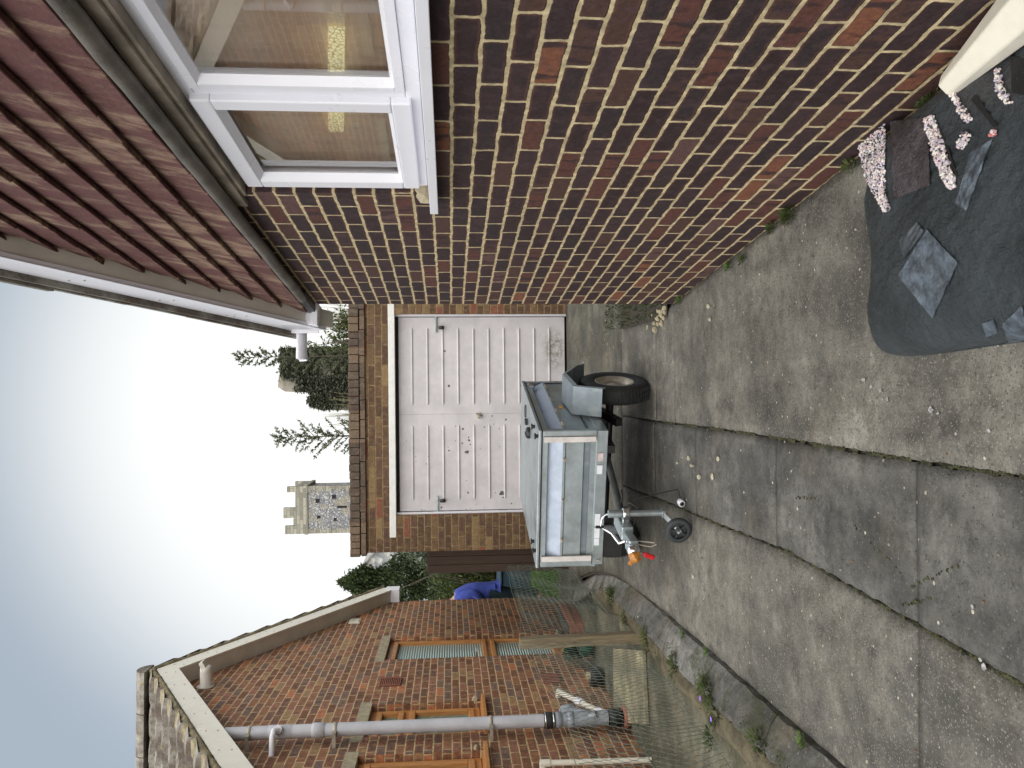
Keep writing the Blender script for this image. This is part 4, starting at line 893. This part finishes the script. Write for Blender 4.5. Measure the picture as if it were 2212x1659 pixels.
# planter, plank, trough, dark pot on neighbour's path
PT = thing('planter', 'green leafy plant in a small pot below the oak door', 'plant', (-2.72, 8.0, -.05))
b = MB(); b.lathe([(.0, 0), (.07, 0), (.10, .16), (.092, .16), (.08, .05)], (0, 0, 0), 'z', 20); b.build('pot', plain('green_plastic_pot', (.02,.10,.06), .5), PT)
b = MB()
for _ in range(500):
    d = Vector((random.gauss(0, 1), random.gauss(0, 1), random.uniform(.0, 1.4))); d.normalize(); b.leaf(d*random.uniform(.02, .15)+Vector((0, 0, .15)), d, Vector((0,0,1)), .05, .025)
b.build('foliage', leafmat('blue_green_leaf', (.02,.07,.04), (.04,.14,.08)), PT)
b = MB(); b.lathe([(.0, 0), (.07, 0), (.095, .14), (.085, .14), (.08, .12), (0, .12)], (-2.80, 7.45, -.048), 'z', 20); b.stone((-2.80, 7.43, .09), .05, 1)
o = b.build('plant_pot', [M_rub, M_stoneL]); o['label'] = 'small black pot with a pale stone by the brick wall'; o['category'] = 'pot'
b = MB(); q1 = onz(1225, 1318, 0); 
b.box(-2.86, -2.66, 8.62, 9.55, -.075, .10); b.box(-2.84, -2.68, 8.64, 9.53, .10, .115, 1)
for i in range(24): b.box(-2.665, -2.645, 8.64+i*.038, 8.66+i*.038, .04, .115)
o = b.build('trough', [M_terra, M_soil], bevel=.006); o['label'] = 'long terracotta trough with fluted rim on the path by the far wall'; o['category'] = 'planter'
b = MB(); b.hexa([(-2.13, 5.86, -.038), (-1.98, 5.88, -.038), (-2.30, 6.95, -.05), (-2.45, 6.93, -.05)]+[(-2.13, 5.86, -.015), (-1.98, 5.88, -.015), (-2.30, 6.95, -.027), (-2.45, 6.93, -.027)])
b = MB(); pA = onz(1328, 1400, -.03); pB = onz(1392, 1405, -.03); pC = onz(1400, 1565, -.03); pD = onz(1330, 1560, -.03)
quad = [Vector((p.x, p.y, 0)) for p in (pB, pC, pD, pA)]
b.hexa([v_+Vector((0,0,-.040)) for v_ in quad]+[v_+Vector((0,0,-.012)) for v_ in quad])
o = b.build('paving_slab', M_ply, bevel=.004); o['label'] = 'pale cream paving slab at the foot of the grey soil pipe'; o['category'] = 'slab'
# leaf litter on the path
b = MB()
for _ in range(700):
    y = random.uniform(3.6, 8.5); x = random.uniform(lwx(y)+.05, ktop(y)-.2); b.leaf((x, y, -.035), (random.uniform(-1,1), random.uniform(-1,1), .1), Vector((0,0,1)), random.uniform(.01, .03), .01, random.choice((0, 0, 1)))
b.build('leaf_litter', [M_dirt, M_bark], kind='stuff', label='brown leaf litter scattered on the neighbouring path', category='litter')
# ------------------------------------------------------------------ torn gravel bag
def bagz(u, v_):   # pillow height over unit square
    a = (1-abs(2*u-1)**3.2); c = (1-abs(2*v_-1)**3.2); return .125*(max(0, a*c))**.55
BX0, BX1, BY0, BY1 = .065, .84, 1.15, 2.47
def bagp(u, v_):
    # rounded corners in plan; right edge follows the wall
    yy = BY0+(BY1-BY0)*v_; xr = min(BX1, wallx(yy)-.03) ; xl = BX0+.03*v_+.02*sin(v_*5)
    x = xl+(xr-xl)*u
    k = abs(2*u-1)**14; yy2 = yy-(.045*k if v_ > .5 else -.045*k)*abs(2*v_-1)**2+.012*sin(u*11)*(v_ > .9)
    k2 = abs(2*v_-1)**8; cx = (xl+xr)/2; x = x+(cx-x)*.045*k2
    z_ = bagz(u, v_)*(1+.08*sin(u*9+v_*7)+.06*abs(sin(u*13-v_*11))+.05*abs(sin(v_*17+u*6))+.05*hn(u*8, v_*11, 1.4)+.03*hn(u*23, v_*31, 1.2))
    return Vector((x, yy2, z_+.003))
b = MB(); n_ = 90; b.grid([[bagp(i/n_, j/n_) for i in range(n_+1)] for j in range(n_+1)])
b.grid([[Vector((bagp(i/20, j/20).x, bagp(i/20, j/20).y, .002)) for i in range(20, -1, -1)] for j in range(21)])
def bagmat():
    n = NT('slate_black_plastic'); a = n.noise(4, 5); f = n.noise(55, 6, rough=.75, stretch=(1, .7, 1)); cr_ = n.noise(16, 5, rough=.6)
    c = n.mix(n.ss(a, .35, .65), (.024,.032,.037), (.042,.053,.062)); c = n.mix(n.ss(f, .5, .75, 0, .5), c, (.085,.10,.11)); c = n.mix(n.ss(n.noise(2.2, 3), .55, .7, 0, .45), c, (.06,.04,.045))
    return n.fin(c, .46, 0, n.m('ADD', n.m('MULTIPLY', cr_, 1.), n.m('MULTIPLY', f, .5)), .030, 1)
M_bag = bagmat()
BG = b.build('gravel_bag', M_bag); BG['label'] = 'torn dark plastic gravel bag slumped against the foot of the right wall'; BG['category'] = 'gravel bag'
def baghit(px, py):   # where the photo ray meets the bag surface
    d = ray(px, py); t = .9
    best = None
    for k in range(700):
        t = .9+k*.003; p = CAM+d*t
        yy = p.y
        if yy < BY0 or yy > BY1+.05: continue
        v_ = min(1, max(0, (yy-BY0)/(BY1-BY0))); xr = min(BX1, wallx(yy)-.03); xl = BX0+.03*v_+.02*sin(v_*5); u = (p.x-xl)/(xr-xl)
        if 0 <= u <= 1:
            z_ = bagp(u, v_).z
            if p.z <= z_: return Vector((p.x, p.y, z_))
    return CAM+d*((.03-1.4)/d.z)
def patch(poly, m, name, lift=.004, nn=14, parent=BG):
    b = MB(); q = [Vector((*p, 0)) for p in poly]; rows = []
    for i in range(nn+1):
        r_ = []
        for j in range(nn+1):
            a = q[0].lerp(q[1], i/nn); c = q[3].lerp(q[2], i/nn); p = a.lerp(c, j/nn); h = baghit(p.x, p.y); r_.append(h+Vector((0, 0, lift)))
        rows.append(r_)
    b.grid(rows); o = b.build(name, m, parent); return o
M_panel = plain('grey_film', (.075,.095,.12), .5, var=.6, ns=26, bump=.006, bs=60, dirt=(.035,.04,.045))
patch([(1943,595),(2006,496),(2073,568),(2018,688)], M_panel, 'clear_window')
patch([(2068,440),(2100,330),(2148,300),(2092,455)], M_panel, 'clear_window')
patch([(1945,520),(1985,480),(2000,500),(1955,560)], plain('grey_film_dim', (.045,.055,.065), .5, var=.4, ns=30), 'clear_window')
patch([(2170,700),(2212,660),(2230,760),(2185,750)], M_panel, 'clear_window')
patch([(2125,700),(2150,690),(2160,720),(2135,728)], M_panel, 'clear_window')
patch([(1925,262),(2010,252),(2012,400),(1935,430)], plain('dusty_film', (.055,.045,.052), .55, var=.5, ns=40, bump=.006), 'clear_window')
# gravel spilling from the tears: rows of chips along each tear
pk = [plain('pink_granite', (.62,.47,.48), .6, var=.2), plain('pale_granite', (.72,.68,.64), .6, var=.1), plain('lilac_granite', (.50,.46,.56), .6, var=.2), plain('dark_granite', (.06,.055,.07), .6, var=.3), plain('red_granite', (.5,.16,.16), .6)]
b = MB()
def chips(path, wd, n, rr=(.003, .0058), pal=(0, 0, 1, 1, 2, 2, 3, 1)):
    for _ in range(n):
        t = random.random()*(len(path)-1); i = int(t); f = t-i; (x0, y0, w0), (x1, y1, w1) = path[i], path[min(i+1, len(path)-1)]
        w_ = w0+(w1-w0)*f; o = random.uniform(-1, 1)*w_; dx, dy = x1-x0, y1-y0; L = math.hypot(dx, dy) or 1
        h = baghit(x0+dx*f-dy/L*o, y0+dy*f+dx/L*o); b.stone(h+Vector((0, 0, random.uniform(.002, .010))), random.uniform(*rr), random.choice(pal))
chips([(1885,262,30),(1888,330,27),(1895,380,20),(1905,420,10),(1920,455,5)], 1, 2200)
chips([(2010,252,9),(2025,300,13),(2042,350,12),(2055,385,10),(2062,405,6)], 1, 1000)
chips([(2060,200,4),(2085,240,7),(2098,260,6)], 1, 130); chips([(2078,320,5),(2095,285,9)], 1, 110); chips([(2148,285,7),(2152,292,6)], 1, 50, pal=(4, 4, 0, 3))
chips([(2160,150,3),(2165,190,6),(2185,225,7)], 1, 120)
o = b.build('gravel', pk, kind='stuff', label='pink and grey granite chips showing through the torn bag', category='gravel')
patch([(2040,330),(2058,405),(2072,380),(2050,315)], M_dark, 'tear', .003, 6); patch([(2185,120),(2230,130),(2240,210),(2190,200)], M_dark, 'tear', .003, 6); patch([(2100,215),(2150,275),(2158,270),(2112,205)], M_dark, 'tear', .003, 6)
# tapering cream plastic length lying on the bag
b = MB(); e0 = baghit(2068, 172); A = Vector((.757, 1.93, .098)); Bv = Vector((.835, 1.50, .105)); dirn = (Bv-A).normalized(); sd_ = dirn.cross(Vector((0,0,1))).normalized()
def sec(c, w_, h): return [c-sd_*w_*.5+Vector((0,0,0)), c+sd_*w_*.5, c+sd_*w_*.5+Vector((0,0,h*.55)), c+sd_*w_*.05+Vector((0,0,h)), c-sd_*w_*.5+Vector((0,0,h*.75))]
s0, s1 = sec(A, .054, .045), sec(Bv, .14, .11); n5 = 5
b.add(s0+s1, [tuple(range(5)), tuple(range(9, 4, -1))]+[(i, n5+i, n5+(i+1) % 5, (i+1) % 5) for i in range(5)])
o = b.build('plastic_trim', M_cream, bevel=.006, seg=3); o['label'] = 'cream plastic trim length lying on the torn bag beside the wall'; o['category'] = 'trim'
# ------------------------------------------------------------------ person bending in the garden
def skin(name, verts, edges, radii, mat, parent=None, root=0, sub=2):
    me = bpy.data.meshes.new(name); bm = bmesh.new(); ly = bm.verts.layers.skin.verify(); bv = []
    for i, v_ in enumerate(verts):
        q = bm.verts.new(v_); q[ly].radius = (radii[i], radii[i]); q[ly].use_root = i == root; bv.append(q)
    for a, c in edges: bm.edges.new((bv[a], bv[c]))
    bm.to_mesh(me); bm.free(); o = bpy.data.objects.new(name, me); COL.objects.link(o)
    o.modifiers.new('skin', 'SKIN').use_smooth_shade = True; s_ = o.modifiers.new('sub', 'SUBSURF'); s_.levels = sub; s_.render_levels = sub
    me.materials.append(mat)
    if parent: o.parent = parent
    return o
PX, PY = -3.36, 12.6; PZ = -.09
def pp(x, y, z): return (PX+x, PY+y, PZ+z)
pts = [pp(.02, 0, .88), pp(.03, 0, 1.08), pp(.0, 0, 1.26), pp(-.05, 0, 1.40), pp(-.10, 0, 1.46), pp(-.15, 0, 1.53), pp(-.17, 0, 1.61),
       pp(.0, -.15, 1.37), pp(.09, -.21, 1.12), pp(-.12, -.20, .98), pp(-.20, -.20, .95), pp(.0, .15, 1.37), pp(.09, .21, 1.12), pp(-.12, .20, .98), pp(-.20, .20, .95),
       pp(.02, -.09, .80), pp(-.01, -.10, .46), pp(.03, -.10, .09), pp(-.12, -.10, .04), pp(.02, .09, .80), pp(-.03, .10, .46), pp(.0, .10, .09), pp(-.15, .10, .04)]
pts += [pp(.025, 0, .79), pp(.03, 0, .99)]
eds = [(0,1),(1,2),(2,3),(3,4),(4,5),(5,6),(2,7),(7,8),(8,9),(9,10),(2,11),(11,12),(12,13),(13,14),(0,15),(15,16),(16,17),(17,18),(0,19),(19,20),(20,21),(21,22)]
rad = [.11,.12,.13,.09,.055,.095,.085,.07,.05,.038,.035,.07,.05,.038,.035,.09,.06,.045,.035,.09,.06,.045,.035]
rad += []; M_skin = plain('skin', (.45,.27,.2), .6, var=.1)
PE = skin('person', pts[:23], eds, rad, M_skin); PE['label'] = 'person in a blue fleece and dark trousers leaning forward beyond the brick house'; PE['category'] = 'person'
jp = [0,1,2,3,7,8,9,10,11,12,13,14,23]; im = {k: i for i, k in enumerate(jp)}
skin('fleece_jacket', [pts[k] for k in jp], [(im[a], im[c]) for a, c in eds+[(0,23)] if a in im and c in im], [.175,.18,.19,.10,.10,.075,.058,.05,.10,.075,.058,.05,.17], plain('blue_fleece', (.055,.085,.40), .95, var=.2, ns=10), PE)
tp = [0,15,16,17,19,20,21,24]; im = {k: i for i, k in enumerate(tp)}
skin('trousers', [pts[k] for k in tp], [(im[a], im[c]) for a, c in eds+[(0,24)] if a in im and c in im], [.155,.12,.085,.065,.12,.085,.065,.14], plain('dark_teal_trousers', (.012,.028,.04), .9), PE)
b = MB()
for _ in range(400):
    d = Vector((random.gauss(0, 1)+.5, random.gauss(0, 1), random.gauss(0, 1)+.6)).normalized(); p = Vector(pp(-.155, 0, 1.575))+Vector((d.x*.098, d.y*.09, d.z*.12)); b.leaf(p, d.cross(Vector((0, 1, .2))), d, .05, .025)
b.build('hair', plain('grey_brown_hair', (.16,.12,.08), .8), PE)
b = MB(); b.stone(pp(-.255, 0, 1.55), .03); b.stone(pp(-.15, -.095, 1.56), .035); b.stone(pp(-.15, .095, 1.56), .035); b.build('nose_and_ears', M_skin, PE)
b = MB(); b.stone(pp(-.245, -.035, 1.58), .014); b.stone(pp(-.245, .035, 1.58), .014); b.build('eyes', M_dark, PE)
# dark blue covered planter bed behind the person
b = MB(); b.box(-5.2, -2.3, 14.6, 15.6, -.12, .46); b.box(-5.25, -2.25, 14.55, 15.65, .46, .50)
for i in range(7): b.box(-5.1+i*.42, -4.74+i*.42, 14.58, 14.6, -.10, .44)
o = b.build('raised_bed', plain('dark_blue_paint', (.012,.035,.06), .6, var=.4, ns=4), bevel=.01); o['label'] = 'dark blue raised bed at the back of the lawn behind the person'; o['category'] = 'raised bed'
# ------------------------------------------------------------------ background greenery
def crown(b, c, rad_, n, L, mi=0, clump=18):
    c = Vector(c); cl = []
    for _ in range(clump):
        d = Vector((random.gauss(0,1), random.gauss(0,1), random.gauss(0,1))).normalized(); cl.append(c+Vector((d.x*rad_[0], d.y*rad_[1], d.z*rad_[2]))*random.uniform(.35, .85))
    for _ in range(n):
        q = random.choice(cl); d = Vector((random.gauss(0,1), random.gauss(0,1), random.gauss(0,1))); p = q+Vector((d.x*rad_[0], d.y*rad_[1], d.z*rad_[2]))*.17
        b.leaf(p, Vector((random.gauss(0,1), random.gauss(0,1), random.gauss(0,1)-.2)), Vector((random.random(), random.random(), 1)), L*random.uniform(.6, 1.3), L*.45, mi)
# tree 1: dark evergreen left of the garage
def spike_tree(name, label, x, y, zb, zt, r, n, L, mat):
    T = thing(name, label, 'tree', (x, y, zb)); H = zt-zb
    b = MB(); b.tube([(0,0,0), (.03,0,H*.5), (0,0,H*.97)], [.09,.05,.012], 8)
    for k in range(16):
        h = H*(.2+.7*k/16); q = k*2.4; b.tube([(0,0,h), (cos(q)*r*.6*(1.05-h/H), sin(q)*r*.6*(1.05-h/H), h+.25)], [.02,.006], 5)
    b.build('trunk', M_bark, T); b = MB()
    for _ in range(n):
        h = random.random()**.8; k = (1-h)**.55*r*(1+.3*sin(h*23)); q = random.random()*2*pi; rr = k*random.random()**.45
        b.leaf((cos(q)*rr, sin(q)*rr, H*(.12+.88*h)+random.uniform(-.1, .1)), (random.gauss(0,1), random.gauss(0,1), random.gauss(0,1)), Vector((random.random(),random.random(),1)), L*random.uniform(.6, 1.3), L*.45)
    b.build('crown', mat, T); return T
q = atd(740, 1258, 20.); spike_tree('evergreen_tree', 'dark evergreen tree rising between the garage and the left house roof', q.x, 20, -.16, q.z, 1.0, 12000, .12, leafmat('evergreen_leaf', (.035,.055,.025), (.08,.105,.045)))
# hedge of tangled climbers behind the lawn
def bush(name, label, c, rad_, n, L, mat, twig=True, cat='bush'):
    T = thing(name, label, cat, (c[0], c[1], -.16)); b = MB()
    for _ in range(40 if twig else 12):
        q = random.random()*2*pi; k = random.uniform(.3, 1); pr = [(0, 0, 0)]
        tip = Vector((cos(q)*rad_[0]*k, sin(q)*rad_[1]*k, (c[2]+.16)+rad_[2]*random.uniform(-.3, .95)))
        mid = tip*.55+Vector((0, 0, random.uniform(.0, .3))); b.tube([(tip.x*.2, tip.y*.2, 0), mid, tip], [.025, .014, .005], 5)
    b.build('stems', M_bark, T); b = MB(); crown(b, (0, 0, c[2]+.16), rad_, n, L, 0, 40); b.build('foliage', mat, T); return T
bush('climber_hedge', 'tangled green and brown climber hedge behind the person', (-4.3, 16.4, .9), (1.9, .5, 1.15), 9000, .10, M_leafM)
bush('shrub', 'grey green shrub behind the brown gate', (-3.6, 17.6, 1.6), (1.0, .6, 1.1), 5000, .10, leafmat('grey_green_leaf', (.05,.07,.04), (.14,.17,.11)))
bush('shrub', 'dense shrub beneath the evergreen tree', (-5.4, 18.0, 1.0), (1.3, .8, 1.2), 5000, .12, M_leafD)
# saplings whose tips show above the garage
M_leafS = leafmat('backlit_leaf', (.12,.14,.09), (.22,.24,.15), .55)
def sapling(label, px, tipx, tipy, y, rr, n, L, base_v=753, fork=()):
    tip = atd(tipx, tipy, y); T = thing('sapling', label, 'tree', (tip.x, y, -.16)); H = tip.z+.16
    b = MB(); b.tube([(0,0,0), (.02,0,H*.6), (0,0,H)], [.035,.02,.004], 6); lf = MB()
    z0 = 2.3
    for k in range(n):
        h = z0+(H-z0)*(k/n)**.9; ln = rr*(1.03-(h-z0)/(H-z0+.001))**.55*random.uniform(.3, 1.)+.04; q = k*2.4+random.random(); d = Vector((cos(q), sin(q)*.8, random.uniform(.4, 1.0))).normalized()
        e = Vector((0,0,h))+d*ln; b.tube([(0,0,h), Vector((0,0,h))+d*ln*.5+Vector((0,0,-.01)), e], [.007,.004,.002], 4)
        for m_ in range(int(22+ln*75)):
            t = random.random()**.7; p = Vector((0,0,h)).lerp(e, t); lf.leaf(p, d+Vector((random.uniform(-1,1), random.uniform(-1,1), random.uniform(-1.,.6))), Vector((0,0,1)), L*random.uniform(.6,1.2), L*.42)
    for m_ in range(10): lf.leaf((0,0,H-.02*m_), (random.uniform(-1,1), random.uniform(-1,1), .6), Vector((0,0,1)), L, L*.4)
    b.build('trunk', M_bark, T); lf.build('crown', M_leafS, T)
sapling('thin leafy sapling showing above the middle of the garage roof', 0, 595, 945, 15., .74, 64, .075)
sapling('tallest leafy sapling poking above the ivy clad ruin', 0, 512, 772, 15., .62, 74, .075)
bush('shrub', 'round leafed shrub seen through the gap under the white gutter end', (.98, 14.6, 2.9), (.55, .4, .95), 1500, .09, M_leafM)
def twiggy(label, px, py, y, r):
    c = atd(px, py, y); T = thing('bare_shrub', label, 'shrub', (c.x, y, -.16)); b = MB()
    for k in range(70):
        q = random.random()*2*pi; tip = Vector((cos(q)*r*random.random(), sin(q)*r*.5, c.z+.16+random.uniform(-.3, .35)*r*2)); b.tube([(0,0,.0), tip*.6+Vector((0,0,.3)), tip], [.012,.006,.002], 4)
        for m_ in range(4): b.tube([tip*.85, tip*.85+Vector((random.uniform(-.2,.2), random.uniform(-.2,.2), random.uniform(.02,.25)))], .002, 4)
    b.build('twigs', plain('pale_twig', (.22,.20,.10), .8), T)
twiggy('pale bare shrub above the garage beside the thin sapling', 735, 895, 17, .55); twiggy('pale bare twigs showing between the house corner and the garage roof', 705, 690, 17, .6)
# ------------------------------------------------------------------ church tower
CT = thing('church_tower', 'square flint church tower with stepped battlements above the garage', 'church tower', (0, 0, 0))
TY = 80.; a_ = atd(700, 1152, TY); c_ = atd(700, 1050, TY); tx0, tx1 = a_.x, c_.x; ztop = atd(638, 1100, TY).z; zpar = atd(655, 1100, TY).z
CT.location = ((tx0+tx1)/2, TY, -.16); hw = (tx1-tx0)/2; CT.rotation_euler = (0, 0, 0)
b = MB(); b.box(-hw+.25, hw-.25, 0.02, 2*hw-.02, 0, zpar-.3); b.build('flint_wall', M_flint, CT)
b = MB()
for sx in (-1, 1):
    z_ = 0; i = 0
    while z_ < zpar-.4:
        w_ = .55 if i % 2 else .35; b.box(sx*hw, sx*(hw-w_), -.02, .5, z_, z_+.48); z_ += .5; i += 1
b.box(-hw-.08, hw+.08, -.1, 2*hw+.1, zpar-.28, zpar+.05); b.box(-hw+.0, hw, -.02, 2*hw, zpar+.05, ztop+.16); b.build('quoins', M_ash, CT)
b = MB(); zb = ztop+.16; mh = .85; mw_ = hw*.46
for (x0, x1, h) in ((-hw, -hw+.8, 1.15), (-.42-.35, .25, 1.3), (hw-.55, hw, .9)):
    b.box(x0, x1, 0, .5, zb, zb+h*.9)
for (x0, x1, h) in ((-hw, -hw+.8, 1.15), (hw-.55, hw, .9)): b.box(x0, x1, 2*hw-.5, 2*hw, zb, zb+h*.9)
b.build('battlement', M_ash, CT)
b = MB()
for (px, py, w_, h) in ((739, 1095, .22, .95), (686, 1082, .4, .4), (688, 1117, .3, .35), (721, 1073, .4, .4), (724, 1122, .3, .3)):
    q = atd(px, py, TY); b.box(q.x-CT.location.x-w_/2, q.x-CT.location.x+w_/2, -.005, .1, q.z-h/2+.16, q.z+h/2+.16)
b.build('slit_opening', M_dark, CT)
# ivy clad ruin
RY = 60.; RU = thing('ruined_tower', 'ivy clad broken stone tower behind the white gutter end', 'ruin', (0, RY, -.16))
sil = [(760, 885), (706, 885), (700, 870), (702, 862), (714, 856), (716, 848), (668, 846), (660, 842), (652, 830), (598, 838)]
sil = [(770, 886), (691, 886), (668, 878), (664, 860), (672, 852), (668, 848), (616, 846), (600, 836), (606, 790), (604, 752), (690, 750), (770, 750)]
pl = [atd(x, y, RY) for x, y in sil]; poly = [(p.x, 0, p.z+.16) for p in pl]; poly = [(poly[0][0], 0, 0)]+poly+[(poly[-1][0], 0, 0)]
b = MB(); b.prism(poly, (0, 4.5, 0)); b.build('broken_wall', M_ruin, RU)
b = MB()
def inp(x, z):
    c = False; n_ = len(poly); j = n_-1
    for i in range(n_):
        xi, zi, xj, zj = poly[i][0], poly[i][2], poly[j][0], poly[j][2]
        if (zi > z) != (zj > z) and x < (xj-xi)*(z-zi)/(zj-zi)+xi: c = not c
        j = i
    return c
xs = [p[0] for p in poly]; zs = [p[2] for p in poly]; k = 0
while k < 22000:
    x = random.uniform(min(xs), max(xs)); z_ = random.uniform(4, max(zs)+.2)
    keep = sin(x*1.9+z_*.8)+sin(z_*1.7-x)+1.5*((x-min(xs))/(max(xs)-min(xs)))+1.5-(z_-8)*.10+ (1 if z_ < 10 else 0)
    k += 1
    if inp(x, z_) and random.random()*2 < keep: b.leaf((x, -.05-random.random()*.35, z_), (random.uniform(-1,1), -1, random.uniform(-1,.3)), Vector((0,0,1)), .32, .22)
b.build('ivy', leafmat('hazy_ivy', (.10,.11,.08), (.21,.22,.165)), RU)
# stone gabled building farther left
SB = thing('stone_building', 'grey flint gabled building behind the evergreen tree', 'building', (0, 40, -.16))
pA = atd(785, 1221, 40); pB = atd(812, 1190, 40); sl = (pA.z-pB.z)/(pB.x-pA.x)
b = MB(); gx = pA.x; zt = pA.z+.16; W_ = 2.6
b.prism([(gx-W_, 0, 0), (gx+W_, 0, 0), (gx+W_, 0, zt-sl*W_), (gx, 0, zt), (gx-W_, 0, zt-sl*W_)], (0, 9, 0)); b.build('gable_wall', M_slate, SB)
b = MB()
for s_ in (-1, 1): b.hexa([(gx, -.15, zt), (gx+s_*(W_+.3), -.15, zt-sl*(W_+.3)), (gx+s_*(W_+.3), 9.1, zt-sl*(W_+.3)), (gx, 9.1, zt), (gx, -.15, zt+.08), (gx+s_*(W_+.3), -.15, zt-sl*(W_+.3)+.08), (gx+s_*(W_+.3), 9.1, zt-sl*(W_+.3)+.08), (gx, 9.1, zt+.08)])
b.build('roof', M_slate, SB)
# low brick wall edge behind the gap at the right of the garage is the garage flank itself
